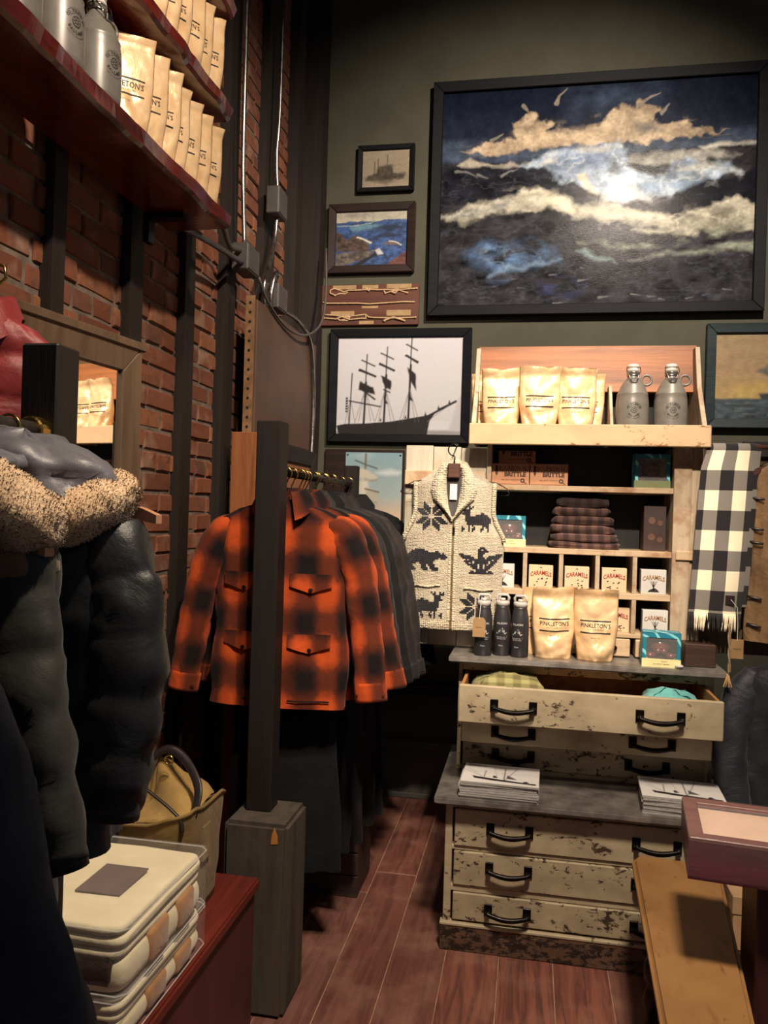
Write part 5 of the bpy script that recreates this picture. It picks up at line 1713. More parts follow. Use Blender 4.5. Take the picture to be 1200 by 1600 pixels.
def jacket(name, label, loc, rz, mat, seed, length=0.70, hw=0.222, hem=0.245, depth=0.075, sleeves=True, cat='jacket', group=None, collar=True, pockets=False, cuffx=0.36, cuffz=-0.735, puff=0.0, fold=0.012, sl_rad=(.050, .062, .060, .056, .050), buttons=None, fmat=None, srot=0.0, sl_path=None, extra_mat=None, low=True, sl_left=None):
    t = thing(name, label, cat, loc, rz, group)
    L = length
    tab = [(-0.10 - L, hem, depth), (-0.10 - L * 0.55, hem * .95, depth * .95), (-0.30, hw * 1.02, depth), (-0.20, hw, depth * .9), (-0.155, hw * .97, depth * .75), (-0.125, hw * .70, depth * .72), (-0.10, hw * .36, depth * .72), (-0.08, hw * .27, depth * .66)]
    f = torso_fn(tab, seed, fold, puff=puff)
    nu, nv = (64, 44) if low else (48, 30)
    mb = MB()
    zs = [-0.10 - L + (L + 0.02) * (j / nv) ** 0.92 for j in range(nv + 1)]
    mb.grid(lambda u, v: f(2 * PI * u - PI / 2, zs[int(round(v * nv))]), nu, nv, closed_u=True, uvfn=lambda u, v: ((u - .5 if u > .5 else u) * 4 * hw * 1.05 * (1 if True else 1), zs[int(round(v * nv))]))
    body = mb.build('body', mat, t, smooth=True)
    fr = lambda x, z, off=0.003: _front(f, x, z, off)
    if sleeves:
        for s in (-1, 1):
            sp = (sl_left if (s < 0 and sl_left) else sl_path) or [(0.150, 0, -0.185), (0.205, -0.004, -0.21), (0.255, -0.012, -0.30), (0.292, -0.02, -0.46), (cuffx, -0.045, cuffz)]
            path = [(s * p[0], p[1], p[2]) for p in sp]
            o = tube_sleeve(MB(), path, sl_rad, seed + (3 if s > 0 else 8), puff=puff).build('sleeve', mat, t, smooth=True)
            e = Vector(path[-1]); d = (e - Vector(path[-2])).normalized()
            tube_sleeve(MB(), [e - d * 0.05, e - d * 0.02, e + d * 0.012], [sl_rad[-1] + .004] * 3, seed, 0.001, per=3).build('cuff', extra_mat or mat, o, smooth=True)
    if collar:
        mbk = MB()
        def cf(u, v):
            a = -PI / 2 + 0.16 * PI + (2 * PI - 0.32 * PI) * u   # from front right round the back to front left
            frontness = max(0, -math.sin(a))
            r1x, r1y = hw * .30, depth * .66
            rise = 0.045 - 0.02 * frontness
            if v < 0.4:
                s = v / 0.4; k = 1.0 + 0.05 * s; z_ = -0.09 + rise * s
            else:
                s = (v - 0.4) / 0.6; k = 1.05 + (0.55 + .25 * frontness) * s; z_ = -0.09 + rise - (0.048 + 0.055 * frontness) * s
            return (r1x * k * math.cos(a), r1y * k * math.sin(a) - 0.012 * frontness - 0.004 * s * frontness, z_)
        mbk.grid(cf, 30, 8, uvfn=lambda u, v: (u * .4, v * .12))
        mbk.build('collar', mat, t, smooth=True)
    if pockets:
        for s in (-1, 1):
            for z_ in (-0.335, -0.535):
                p = MB(); x0, x1 = s * .045, s * .185
                xa, xb = min(x0, x1), max(x0, x1)
                p.grid(lambda u, v: fr(xa + (xb - xa) * u, z_ - v * (0.042 + 0.022 * (1 - abs(2 * u - 1))), 0.008), 10, 4, uvfn=lambda u, v: (xa + (xb - xa) * u + .03 * s, z_ - v * .06), flip=True)
                fl = p.build('pocket_flap', mat, t, smooth=True)
                c_ = fr((xa + xb) / 2, z_ - 0.053, 0.010)
                MB().lathe([(0, -.003), (.007, -.003), (.007, .002), (0, .003)], n=12, M=Matrix.Translation(c_) @ Matrix.Rotation(PI / 2, 4, 'X'), cap=False).build('button', buttons or BLKIRON, fl)
            p = MB(); xa, xb = (min(s * .045, s * .185), max(s * .045, s * .185))
            p.grid(lambda u, v: fr(xa + (xb - xa) * u, -0.755 - 0.006 * v, 0.005), 8, 1, flip=True); p.build('pocket_welt', BLKIRON if False else plain('dark_seam', (40, 24, 20)), t)
        p = MB(); p.grid(lambda u, v: fr(-0.016 + 0.032 * u, -0.13 - (L - 0.035) * v, 0.006), 3, 30, uvfn=lambda u, v: (u * .03, -v * .7), flip=True); p.build('placket', mat, t, smooth=True)
        for k in range(5):
            c_ = fr(0, -0.19 - k * 0.125, 0.009)
            MB().lathe([(0, -.003), (.008, -.003), (.008, .002), (0, .003)], n=12, M=Matrix.Translation(c_) @ Matrix.Rotation(PI / 2, 4, 'X'), cap=False).build('button', buttons or BLKIRON, t)
    elif fmat is not None:
        p = MB(); p.grid(lambda u, v: fr(-0.012 + 0.024 * u, -0.13 - (L - 0.035) * v, 0.005), 3, 24, flip=True); p.build('placket', fmat, t, smooth=True)
    return t

def _front(f, x, z, off):
    """point on the front (-y) of a torso surface at given x"""
    lo, hi = -PI, -PI / 2 if x < 0 else 0
    if x < 0: lo, hi = -PI, -PI / 2
    else: lo, hi = -PI / 2, 0
    for _ in range(18):
        m = (lo + hi) / 2
        if f(m, z).x < x: lo = m
        else: hi = m
    p = f((lo + hi) / 2, z)
    return Vector((x, p.y - off, z))

ORPL = plaid('orange_buffalo_plaid', (198, 80, 32), (24, 17, 17), (98, 42, 24), (0.125, 0.19), 0.30, phase=(0.05, 0.12))
G = 'jackets on the plaid rail'
BTN = metal('dark_button', (46, 38, 34), 0.4, .6)
jacket('plaid_jacket', 'front orange and black plaid wool jacket on the rail', (RX, 2.62, RZ), 0.03, ORPL, 3, 0.685, 0.225, 0.238, 0.066, group=G, pockets=True, buttons=BTN, cuffx=0.325, cuffz=-0.735)
hanger('brass hook wooden hanger of the front plaid jacket', (RX, 2.62, RZ), 0.03)
jacket('plaid_jacket', 'second orange and black plaid jacket, just behind the front one', (RX + .01, 2.755, RZ), 0.06, ORPL, 13, 0.685, 0.235, 0.245, 0.056, group=G, cuffx=0.355, cuffz=-0.72)
hanger('brass hook hanger of the second plaid jacket', (RX + .01, 2.755, RZ), 0.06)
GREYWX = cloth('grey_waxed_cotton', (52, 48, 48), (38, 35, 35), 0.65, 0.03, 0.4)
DKBRN = cloth('dark_brown_waxed_cotton', (40, 34, 33), (28, 24, 24), 0.65, 0.03, 0.4)
BLKCL = cloth('black_wool', (20, 19, 20), (14, 13, 14), 0.85, 0.02, 0.3)
for k, (dy, m, lab, hw_) in enumerate(((2.875, GREYWX, 'mid grey jacket just behind the two plaid jackets', .236), (2.96, BLKCL, 'black jacket in the middle of the plaid jacket rail', .24), (3.04, DKBRN, 'dark brown waxed jacket further back on the rail', .245), (3.12, DKBRN, 'dark brown waxed jacket nearest the ship poster', .25), (3.36, BLKCL, 'black jacket at the far end of the plaid jacket rail', .245))):
    jacket('jacket', lab, (RX + .012 * k, dy, RZ), 0.08 + .012 * k, m, 20 + k, 0.70, hw_, 0.26, 0.040, group=G, cuffx=0.345, cuffz=-0.75, low=False, sl_left=[(0.15, 0, -.185), (.2, 0, -.21), (.225, -.01, -.3), (.235, -.02, -.46), (.235, -.045, -.73)])
    hanger(lab.replace('jacket', 'hanger', 1) if False else 'brass hook hanger carrying the %s' % lab, (RX + .012 * k, dy, RZ), 0.08 + .012 * k, None if k else HWOOD)
for k, dy in enumerate((2.69, 2.815, 2.93, 3.04, 3.16, 3.29)):
    hanger('bare hanger %s, squeezed between jackets on the plaid rail' % ['nearest the block post', 'second along', 'third along', 'fourth along', 'fifth along', 'farthest along'][k], (RX + .006 * k, dy, RZ), 0.05, DHWOOD)
# trousers on the lower rail
def trousers(label, y, mat, seed, L, hw):
    t = thing('trousers', label, 'trousers', (RX, y, 0.90), 0.05, 'dark trousers on the lower rail')
    tab = [(-L, hw, .028), (-L * .5, hw * .96, .03), (-.06, hw * .92, .03), (-.03, hw * .88, .022), (0.018, hw * .86, .018)]
    f = torso_fn(tab, seed, 0.010, 3.2)
    MB().grid(lambda u, v: f(2 * PI * u, -L + (L + .018) * v), 40, 24, closed_u=True).build('legs_folded', mat, t, smooth=True)
    w = MB(); w.tube([(0.92 * hw * (1 if k % 2 else -1) * 0 - hw * .9 + 1.8 * hw * k / 8, -.02, -.012) for k in range(9)], .006, 6); w.build('clip_bar', BLKIRON, t)
    return t
for k, (y, m, L, hw_) in enumerate(((2.70, BLKCL, .60, .20), (2.86, BLKCL, .60, .21), (3.0, DKBRN, .62, .235), (3.14, DKBRN, .60, .25), (3.30, BLKCL, .62, .24))):
    trousers('%s dark trousers hanging below the plaid jackets' % ['frontmost', 'second', 'third', 'fourth', 'rearmost'][k], y, m, 40 + k, L, hw_)
t = thing('floor_crate', 'dark brown wooden crate on the floor under the trousers', 'crate', (-0.79, 3.27, 0))
CR = wood('dark_crate_wood', (66, 48, 42), (46, 34, 30), 'x', 6, 0.6)
for (lo, hi) in (((-.15, -.13, 0), (.15, -.115, .085)), ((-.15, -.13, .09), (.15, -.115, .175)), ((-.15, -.13, .18), (.15, -.115, .262)), ((-.15, .115, 0), (.15, .13, .262)), ((-.15, -.115, 0), (-.135, .115, .262)), ((.135, -.115, 0), (.15, .115, .262)), ((-.135, -.115, 0), (.135, .115, .012))):
    MB().box(lo, hi).build('slat', CR, t, bevel=0.002)

# ================================================================== LEFT COAT RAIL: parkas with fur
def fur_mat():
    t = NT('tan_fur')
    v = t.coords('Object')
    n = t.noise(v, 26, 4)
    c = t.ramp(n, [(0.3, lin((206, 170, 134))), (0.7, lin((234, 202, 166)))])
    t.bump(t.noise(v, 180, 3), 0.4, 0.01)
    return t.fin(c, 0.95, 0, 0.1, **{'Sheen Weight': 0.4})
FUR = fur_mat()
def fur_roll(parent, path, rad, seed, tufts=14000):
    mb = MB(); P = [Vector(p) for p in path]
    Q = [P[0] * 2 - P[1]] + P + [P[-1] * 2 - P[-2]]
    pts = []; R = []
    for i in range(1, len(Q) - 2):
        for k in range(10):
            s = k / 10; a, b, c, d = Q[i - 1], Q[i], Q[i + 1], Q[i + 2]
            pts.append(0.5 * ((2 * b) + (c - a) * s + (2 * a - 5 * b + 4 * c - d) * s * s + (3 * b - a - 3 * c + d) * s ** 3)); R.append(rad[i - 1] + (rad[i] - rad[i - 1]) * s)
    pts.append(P[-1]); R.append(rad[-1])
    m = len(pts)
    R = [r * (1 if 2 < i < m - 3 else (0.45 + 0.18 * min(i, m - 1 - i))) for i, r in enumerate(R)]
    n = 26
    rows = []
    for i, p in enumerate(pts):
        t = (pts[min(i + 1, m - 1)] - pts[max(i - 1, 0)]).normalized()
        a = t.orthogonal() if i == 0 else (pa - t * pa.dot(t)); a.normalize(); pa = a.copy(); b = t.cross(a)
        rows.append([(p + (a * math.cos(2 * PI * k / n) + b * math.sin(2 * PI * k / n)) * R[i] * (1 + .10 * n2(k * .8, i * .5, seed)), (a * math.cos(2 * PI * k / n) + b * math.sin(2 * PI * k / n))) for k in range(n)])
    vs = [q[0] for r in rows for q in r]; fs = []
    for i in range(m - 1):
        for k in range(n): fs.append((i * n + k, i * n + (k + 1) % n, (i + 1) * n + (k + 1) % n, (i + 1) * n + k))
    fs += [tuple(range(n - 1, -1, -1)), tuple((m - 1) * n + k for k in range(n))]
    mb.add(vs, fs)
    roll = mb.build('fur_trim', FUR, parent, smooth=True)
    h = MB(); r = random.Random(seed); vs = []; fs = []; nrm = []
    for j in range(tufts):
        i = r.randrange(m - 1); k = r.randrange(n); s, u = r.random(), r.random()
        p = rows[i][k][0].lerp(rows[i + 1][k][0], s).lerp(rows[i][(k + 1) % n][0].lerp(rows[i + 1][(k + 1) % n][0], s), u)
        nn = rows[i][k][1]
        d = (nn + Vector((r.gauss(0, .35), r.gauss(0, .35), r.gauss(-.15, .35)))).normalized()
        w = d.orthogonal().normalized() * 0.0011
        q = p + d * r.uniform(.002, .005)
        b = len(vs); vs += [p - w, p + w, q]; fs.append((b, b + 1, b + 2)); nrm += [tuple(nn)] * 3
    h.add(vs, fs); o = h.build('fur_hairs', FUR, roll, smooth=True); o['kind'] = 'stuff'
    o.data.normals_split_custom_set_from_vertices(nrm)
    return roll
HOODG = cloth('grey_hood_nylon', (106, 104, 112), (78, 76, 84), 0.42, 0.1, 0.35, 5, 0.5)
OLIVE = cloth('dark_olive_nylon', (52, 50, 46), (38, 37, 35), 0.5, 0.1, 0.3, 6, 0.4)
BLKN = cloth('black_nylon', (30, 30, 33), (22, 22, 25), 0.42, 0.05, 0.35, 7, 0.45)
NAVY = cloth('navy_wool', (30, 33, 46), (22, 24, 34), 0.9, 0.03, 0.3)
LINING = cloth('brown_fleece_lining', (120, 92, 72), (94, 72, 58), 0.95, 0.3, 0.4)
RX2 = -0.855
def blob(parent, name, c, s, mat, seed, amp=0.2, rot=(0, 0, 0), fr=3.0):
    mb = MB()
    M = Matrix.Rotation(rot[2], 3, 'Z') @ Matrix.Rotation(rot[1], 3, 'Y') @ Matrix.Rotation(rot[0], 3, 'X')
    def fn(u, v):
        a = 2 * PI * u; b = -PI / 2 + PI * v
        k = 1 + amp * (n2(math.cos(a) * fr + 5, b * fr * .8, seed) * math.cos(b) + .5 * n2(math.sin(a) * fr * 2.2, b * fr * 1.5, seed + 1))
        p = M @ Vector((s[0] * k * math.cos(b) * math.cos(a), s[1] * k * math.cos(b) * math.sin(a), s[2] * k * math.sin(b)))
        return (c[0] + p.x, c[1] + p.y, c[2] + p.z)
    mb.grid(fn, 40, 24, closed_u=True)
    return mb.build(name, mat, parent, smooth=True)
# parka with the ruff further from the camera
t = jacket('parka', 'black parka with tan fur hood, the farther of two', (RX2, 1.15, 1.672), 0.06, BLKN, 61, 0.55, 0.235, 0.235, 0.085, group='fur trimmed parkas', collar=False, puff=0.006, fold=0.014, sl_path=[(0.19, 0, -0.17), (0.225, -0.015, -0.25), (0.252, -0.03, -0.33), (0.248, -0.04, -0.44), (0.236, -0.05, -0.58)], sl_rad=(.066, .062, .06, .058, .048))
hd = blob(t, 'hood', (0.06, -0.02, -0.08), (0.15, 0.09, 0.068), HOODG, 5, 0.26, (0.15, 0.20, 0), 2.2)
fur_roll(t, [(0.0, -0.085, -0.125), (0.07, -0.095, -0.145), (0.14, -0.085, -0.150), (0.205, -0.03, -0.125), (0.215, 0.04, -0.085)], [.030, .036, .042, .040, .03], 4)
MB().lathe([(0, -.004), (.005, -.004), (.005, .004), (0, .004)], n=10, c=(0.175, -0.035, -0.078), cap=False).build('toggle', BRASS, t)
hanger('pale wooden hanger of the farther fur-hooded parka, its tip poking out', (RX2, 1.19, 1.672), 0.06, wide=(1.38, 1.2, .85))
# nearer parka, olive
t = jacket('parka', 'dark olive puffy parka with tan fur hood, the nearer of two', (RX2, 1.0, 1.672), 0.04, OLIVE, 71, 0.60, 0.205, 0.205, 0.065, group='fur trimmed parkas', collar=False, puff=0.008, fold=0.012, sl_path=[(0.14, 0, -0.17), (0.17, -0.02, -0.28), (0.205, -0.04, -0.42), (0.255, -0.05, -0.595)], sl_rad=(.055, .052, .05, .036), extra_mat=BLKN)
blob(t, 'hood', (-0.01, 0.03, -0.075), (0.14, 0.08, 0.055), HOODG, 9, 0.25, (0, 0.15, 0))
fur_roll(t, [(-0.06, -0.075, -0.045), (0.05, -0.09, -0.075), (0.14, -0.06, -0.115), (0.185, -0.02, -0.15), (0.16, 0.04, -0.14)], [.036, .046, .052, .046, .03], 14)
blob(t, 'hood_lining', (0.155, -0.005, -0.215), (0.062, 0.045, 0.07), LINING, 15, 0.15)
hanger('pale wooden hanger of the nearer fur-hooded parka', (RX2, 1.0, 1.672), 0.04, wide=(1.08, 1.2, 1.1))
jacket('coat', 'navy wool coat nearest the camera at the bottom left', (RX2, 0.66, 1.672), 0.02, NAVY, 81, 1.05, 0.25, 0.33, 0.075, cat='coat', collar=True, fold=0.018, sl_path=[(0.215, 0, -0.17), (0.30, 0.0, -0.30), (0.37, 0.0, -0.50), (0.45, 0.0, -0.74)], sl_rad=(.066, .066, .066, .06), sl_left=[(0.20, 0, -0.17), (0.25, 0.0, -0.30), (0.29, 0.0, -0.50), (0.31, 0.0, -0.74)])
hanger('pale wooden hanger of the navy wool coat', (RX2, 0.66, 1.672), 0.02)
# red puffer on a hook of its own
REDP = cloth('red_puffer_nylon', (150, 44, 44), (110, 30, 32), 0.45, 0.1, 0.4, 10, 0.45)
t = jacket('puffer_jacket', 'red puffer jacket hanging at the left edge behind the post', (-1.095, 1.47, 2.02), 0.35, REDP, 91, 0.45, 0.115, 0.125, 0.075, sleeves=False, puff=0.012, fold=0.006)
t2 = thing('wall_hook', 'small brass hook above the red puffer jacket', 'hook', (-1.115, 1.50, 2.02))
MB().tube([(-0.185, 0, 0.03), (-0.1, 0, 0.03), (-0.02, 0, 0.03), (0.018, 0, 0.02), (0.022, 0, -0.005), (0.0, 0, -0.022), (0, 0, -0.09)], .004, 8).build('hook', BRASS, t2, smooth=True)

# ================================================================== TRUNK, BLANKETS, BAG
TRUNK = wood('red_painted_trunk', (112, 44, 34), (78, 28, 24), 'y', 4, 0.4)
t = thing('trunk', 'low dark red trunk under the blankets', 'trunk', (0, 0, 0))
MB().box((-1.225, 1.12, 0), (-0.775, 2.28, 0.415)).build('body', plain('dark_maroon_side', (88, 40, 38), (70, 30, 30), 6, 0.5), t, bevel=0.004)
MB().box((-1.228, 1.10, 0.417), (-0.762, 2.288, 0.45)).build('lid', TRUNK, t, bevel=0.006, seg=2)
WOOL = cloth('cream_wool_blanket', (232, 218, 184), (218, 202, 168), 0.9, 0.3, 0.25, 12)
TANB = cloth('tan_blanket_stripe', (176, 126, 78), (150, 104, 64), 0.9, 0.3, 0.3)
BRL = cloth('dark_brown_leatherette', (72, 48, 38), (50, 34, 28), 0.35, 0.05, 0.5, 14, 0.5)
PLAST = clear('clear_plastic_case', 0.06, 0.06, wav=0.3)
def blanket(label, z0, h, x0, x1, y0, y1, seed, patch=True):
    w, d = x1 - x0, y1 - y0
    t = thing('packed_blanket', label, 'blanket', ((x0 + x1) / 2, (y0 + y1) / 2, z0), .0, 'cream blankets in clear cases')
    n = 3; hh = h * 0.96 / n
    zs_ = [.0, .5, .67, .84, 1.0]; n = 4; H0 = h * .965
    for k in range(n):
        zz = .003 + zs_[k] * H0; hh = (zs_[k + 1] - zs_[k]) * H0
        def fn(u, v, zz=zz, k=k, hh=hh):
            a = 2 * PI * u; b = -PI / 2 + PI * v
            c, s = math.cos(a), math.sin(a); ex = .16
            ins = (1 - math.cos(b)) * min(hh * .4, .012) + .004
            px = math.copysign(abs(c) ** ex, c) * (w / 2 - ins - .004 * (k % 2)); py = math.copysign(abs(s) ** ex, s) * (d / 2 - ins)
            dz = .004 * n2(px * 14, py * 14, seed + k) + (-.012 * max(0, (py / d * 2)) ** 2 if k == n - 1 else 0)
            return (px, py, zz + hh / 2 + hh / 2 * math.sin(b) + dz)
        mb = MB(); mb.grid(fn, 48, 8, closed_u=True); mm = len(mb.v) - 48
        mb.f.append(tuple(mm + i for i in range(48)))
        mb.build('blanket_fold', WOOL, t, smooth=True)
    for (ya, yb) in ((-.09, .005), (.05, .14)):
        MB().rbox((w / 2 - .045, ya, .006), (w / 2 + .0008, yb, h * .55), .010).build('stripe', TANB, t, smooth=True)
    MB().rbox((-w / 2 + .02, -d / 2 + .0005, .012), (w / 2 - .03, -d / 2 + .03, h * .62), .02).build('leather_panel', BRL, t, smooth=True)
    if patch:
        MB().box((-.02, -.08, h * .985), (.085, .055, h * .985 + .003)).build('label_patch', plain('brown_grey_label', (104, 82, 74), (92, 72, 66), 20, 0.7), t)
    MB().rbox((-w / 2 - .004, -d / 2 - .004, 0), (w / 2 + .004, d / 2 + .004, h + .006), .012).build('plastic_case', PLAST, t, smooth=True)
    cord = MB()
    for zz in (h - .004, .008):
        r = .014
        cord.tube([(x_, y_, zz) for x_, y_ in ((-w / 2 - .004, -d / 2 + r), (-w / 2 + r, -d / 2 - .004), (w / 2 - r, -d / 2 - .004), (w / 2 + .004, -d / 2 + r), (w / 2 + .004, d / 2 - r), (w / 2 - r, d / 2 + .004), (-w / 2 + r, d / 2 + .004), (-w / 2 - .004, d / 2 - r))], .0018, 6, True)
    cord.build('piping', clear('plastic_piping', .22, .12), t, smooth=True)
    return t
blanket('cream blanket in a clear case, lower of the two on the trunk', 0.451, 0.105, -1.10, -0.776, 1.48, 1.905, 3, False)
blanket('cream blanket in a clear case with brown label, upper of the two', 0.563, 0.142, -1.10, -0.768, 1.475, 1.885, 8)

# tan canvas bag with dark leather handles
CANV = cloth('tan_canvas', (140, 112, 66), (112, 88, 50), 0.8, 0.1, 0.5, 9)
CANVI = cloth('pale_canvas_flap', (176, 142, 84), (148, 118, 68), 0.8, 0.1, 0.45, 9)
LEA = plain('dark_bridle_leather', (40, 28, 28), (30, 22, 22), 14, 0.35)
t = thing('canvas_bag', 'tan canvas bag with dark leather handles on the trunk', 'bag', (-1.025, 2.085, 0.451))
def bag(u, v):
    a = 2 * PI * u; z_ = 0.245 * v
    hw, hd = 0.172 + .012 * v, 0.135 + .018 * v
    ex = .42; c, s = math.cos(a), math.sin(a)
    k = 1 + .02 * n2(c * 3, z_ * 18, 5)
    zz = z_ + v * (.05 * c - .02 * s) + .006 * n2(c * 4, s * 4, 8) * v
    return (hw * k * math.copysign(abs(c) ** ex, c), hd * k * math.copysign(abs(s) ** ex, s), zz)
mb = MB(); mb.grid(bag, 56, 14, closed_u=True); mb.f.append(tuple(range(55, -1, -1)))
mb.build('body', CANV, t, smooth=True)
mb = MB(); mb.tube([bag(k / 56, 1.0) for k in range(56)], .005, 6, True); mb.build('rim', CANV, t, smooth=True)
mb = MB()
def flap(u, v):
    a = 2 * PI * u; c, s = math.cos(a), math.sin(a); ex = .5
    k = (1 - v * .94)
    zz = .235 + .05 * c + .12 * (v ** .6) * (0.6 + .4 * s) + .014 * n2(c * k * 4, s * k * 4, 12)
    return (.165 * k * math.copysign(abs(c) ** ex, c), .13 * k * math.copysign(abs(s) ** ex, s) + .03 * v, zz)
mb.grid(flap, 48, 10, closed_u=True); mb.f.append(tuple(len(mb.v) - 48 + k for k in range(48)))
mb.build('top_flap', CANVI, t, smooth=True)
def strap(name, pts, w=.013, th=.35):
    P = [Vector(p) for p in pts]; Q = [P[0] * 2 - P[1]] + P + [P[-1] * 2 - P[-2]]; out = []
    for i in range(1, len(Q) - 2):
        for k in range(8):
            s = k / 8; a, b, c, d = Q[i - 1], Q[i], Q[i + 1], Q[i + 2]
            out.append(0.5 * ((2 * b) + (c - a) * s + (2 * a - 5 * b + 4 * c - d) * s * s + (3 * b - a - 3 * c + d) * s ** 3))
    return MB().tube(out, w, 8, flat=th).build(name, LEA, t, smooth=True)
strap('handle', [(-.06, -.12, .20), (-.05, -.10, .28), (0.0, -.11, .36), (.08, -.12, .33), (.15, -.13, .285), (.165, -.14, .25)])
strap('handle', [(-.03, .02, .36), (0.03, .03, .41), (.10, .0, .40), (.165, -.05, .34), (.172, -.10, .27)])
strap('strap', [(.02, -.135, .30), (.0, -.14, .24), (-.03, -.15, .20)], .018)
MB().tube([(.06 + .012 * math.cos(a), -.01, .395 + .012 * math.sin(a)) for a in [2 * PI * k / 12 for k in range(12)]], .003, 6, True).build('buckle', BRASS, t, smooth=True)
MB().box((.172, -.055, .14), (.186, .0, .24)).build('side_patch', CANV, t, bevel=0.004)

# ================================================================== KNITTED VEST
def knit_mat(name, c1, c2, sc=150, strength=0.8):
    t = NT(name)
    v = t.coords('Object', (1, 1, 1.2), False)
    vo = t.node('ShaderNodeTexVoronoi'); t.put(vo.inputs['Vector'], v); vo.inputs['Scale'].default_value = sc; vo.inputs['Randomness'].default_value = 0.45
    n = t.noise(v, 40, 3)
    c = t.ramp(n, [(0.3, lin(c2)), (0.7, lin(c1))])
    c = t.mix(t.ramp(vo.outputs['Distance'], [(0.4, (0, 0, 0)), (0.8, (.45,) * 3)]), c, tuple(x * .6 for x in lin(c2)))
    h = t.math('SUBTRACT', 1.0, vo.outputs['Distance'])
    t.bump(h, strength, 0.006)
    return t.fin(c, 0.95, 0, 0.15, **{'Sheen Weight': 0.3})
KNIT = knit_mat('cream_knit', (190, 179, 157), (168, 156, 134))
KNITC = knit_mat('cream_knit_chunky', (196, 185, 160), (170, 158, 134), 95, 1.0)
KNITB = knit_mat('black_knit', (36, 34, 40), (24, 23, 28), 150, 0.8)
VT = thing('knitted_vest', 'cream knitted zip vest with black animal motifs', 'vest', (-0.300, 3.188, 1.098))
def vW(z):
    tab = [(0.0, .176), (.03, .178), (.06, .194), (.33, .199), (.36, .194), (.42, .165), (.46, .153), (.577, .155), (.60, .115), (.632, .055)]
    return spline(tab, z)[0]
def vfront(x, z, off=0.0):
    w = vW(z); q = max(-1, min(1, x / w))
    y = -0.052 * (1 - abs(q) ** 3.2) * (1 - 0.35 * max(0, z - .45) / .2) - 0.004
    y += 0.004 * n2(x * 16, z * 12, 3) - 0.007 * math.exp(-((x - .004) / .03) ** 2) * 0.0
    return (x, y - off, z)
mb = MB(); nu, nv = 40, 54
mb.grid(lambda u, v: vfront((2 * u - 1) * vW(.03 + .602 * v), .03 + .602 * v), nu, nv)
mb.grid(lambda u, v: ((2 * u - 1) * vW(.03 + .602 * v), 0.006, .03 + .602 * v), nu, nv, flip=True)
mb.build('body', KNIT, VT, smooth=True)
mb = MB()
def rib(u, v):
    x = (2 * u - 1) * .180; p = vfront(x, .032, 0)
    return (x, p[1] * .96 - .0022 * math.cos(u * 2 * PI * 42) - .004 * math.sin(PI * v), .036 - .038 * v)
mb.grid(rib, 210, 5, flip=True); mb.build('hem_rib', KNITC, VT, smooth=True)
for s in (-1, 1):
    pts = [(s * (vW(z_) + .002), -.012, z_) for z_ in (.345, .365, .39, .42, .45, .48, .52, .56, .578)]
    MB().tube(pts, .009, 8).build('armhole_band', KNITC, VT, smooth=True)
    xa, xb = (-.160, -.042) if s < 0 else (.050, .162)
    MB().tube([vfront(xa + (xb - xa) * k / 8, .163 + s * (-.006) * (k / 8) + .003 * math.sin(k), .004) for k in range(9)], .0042, 6).build('pocket_edge', KNITC, VT, smooth=True)
# shawl collar
def coll(sgn):
    O = [(0, 0, .424), (.16, -.038, .466), (.33, -.082, .508), (.48, -.092, .545), (.66, -.080, .606), (.84, -.050, .655), (1, 0, .676)]
    I = [(0, -.004, .440), (.16, -.014, .470), (.33, -.024, .500), (.48, -.029, .540), (.66, -.030, .590), (.84, -.024, .622), (1, 0, .640)]
    def fn(u, v):
        o = spline(O, u); i = spline(I, u)
        x = (i[0] + (o[0] - i[0]) * v) * sgn * -1; z = i[1] + (o[1] - i[1]) * v
        fr_ = math.sin(PI * v) ** .7
        yb = vfront(x, min(z, .60))[1]
        return (x, yb - .006 - .022 * fr_ + .03 * max(0, (u - .6)) , z)
    mb = MB(); mb.grid(fn, 36, 10, flip=(sgn > 0))
    return mb
for s in (-1, 1): coll(s).build('collar', KNITC, VT, smooth=True)
MB().grid(lambda u, v: ((u - .5) * .062 * (1 - .7 * v * v), vfront((u - .5) * .062, .445 + .185 * (1 - v))[1] - .0025, .445 + .185 * (1 - v)), 4, 10).build('neck_lining', plain('dark_lining', (48, 42, 38)), VT)
MB().grid(lambda u, v: ((u - .5) * .028, -.0625, .508 + .062 * v), 1, 1).build('neck_label', plain('white_label', (224, 216, 204)), VT)
mb = MB()
for k in range(60):
    z_ = .004 + .43 * k / 60; p = vfront(.004, max(z_, .032), .003)
    mb.box((p[0] - .004, p[1] - .003, z_), (p[0] + .004, p[1] + .004, z_ + .0048))
o = mb.build('zip_teeth', metal('brown_brass_zip', (176, 150, 108), .35, .7), VT); o['kind'] = 'stuff'
MB().grid(lambda u, v: vfront(-.012 + .032 * u, .034 + .40 * v, .0025), 2, 30).build('zip_tape', KNITC, VT, smooth=True)
MB().box((.002, vfront(.004, .40)[1] - .012, .372), (.010, vfront(.004, .40)[1] - .006, .402)).build('zip_pull', BLKIRON, VT, bevel=.001)
MB().box((0, vfront(.004, .03)[1] - .010, -.012), (.009, vfront(.004, .03)[1] - .002, .006)).build('zip_stop', BRASS, VT, bevel=.001)
BEAR = """......XXXXXX.............
....XXXXXXXXXX....XX.....
...XXXXXXXXXXXXXXXXXX.X..
..XXXXXXXXXXXXXXXXXXXXXX.
.XXXXXXXXXXXXXXXXXXXXXXXX
XXXXXXXXXXXXXXXXXXXX.XXX.
XXXXXXXXXXXXXXXXXX.......
XXXXXXXXXXXXXXXXX........
XXXXXXX..XXXXXXXX........
.XXXX.....XXX.XXXX.......
.XXXX.....XXX..XXX.......
..XXXX....XXXX.XXXXX.....
...XXXX....XXX..XXXX.....""".split('\n')
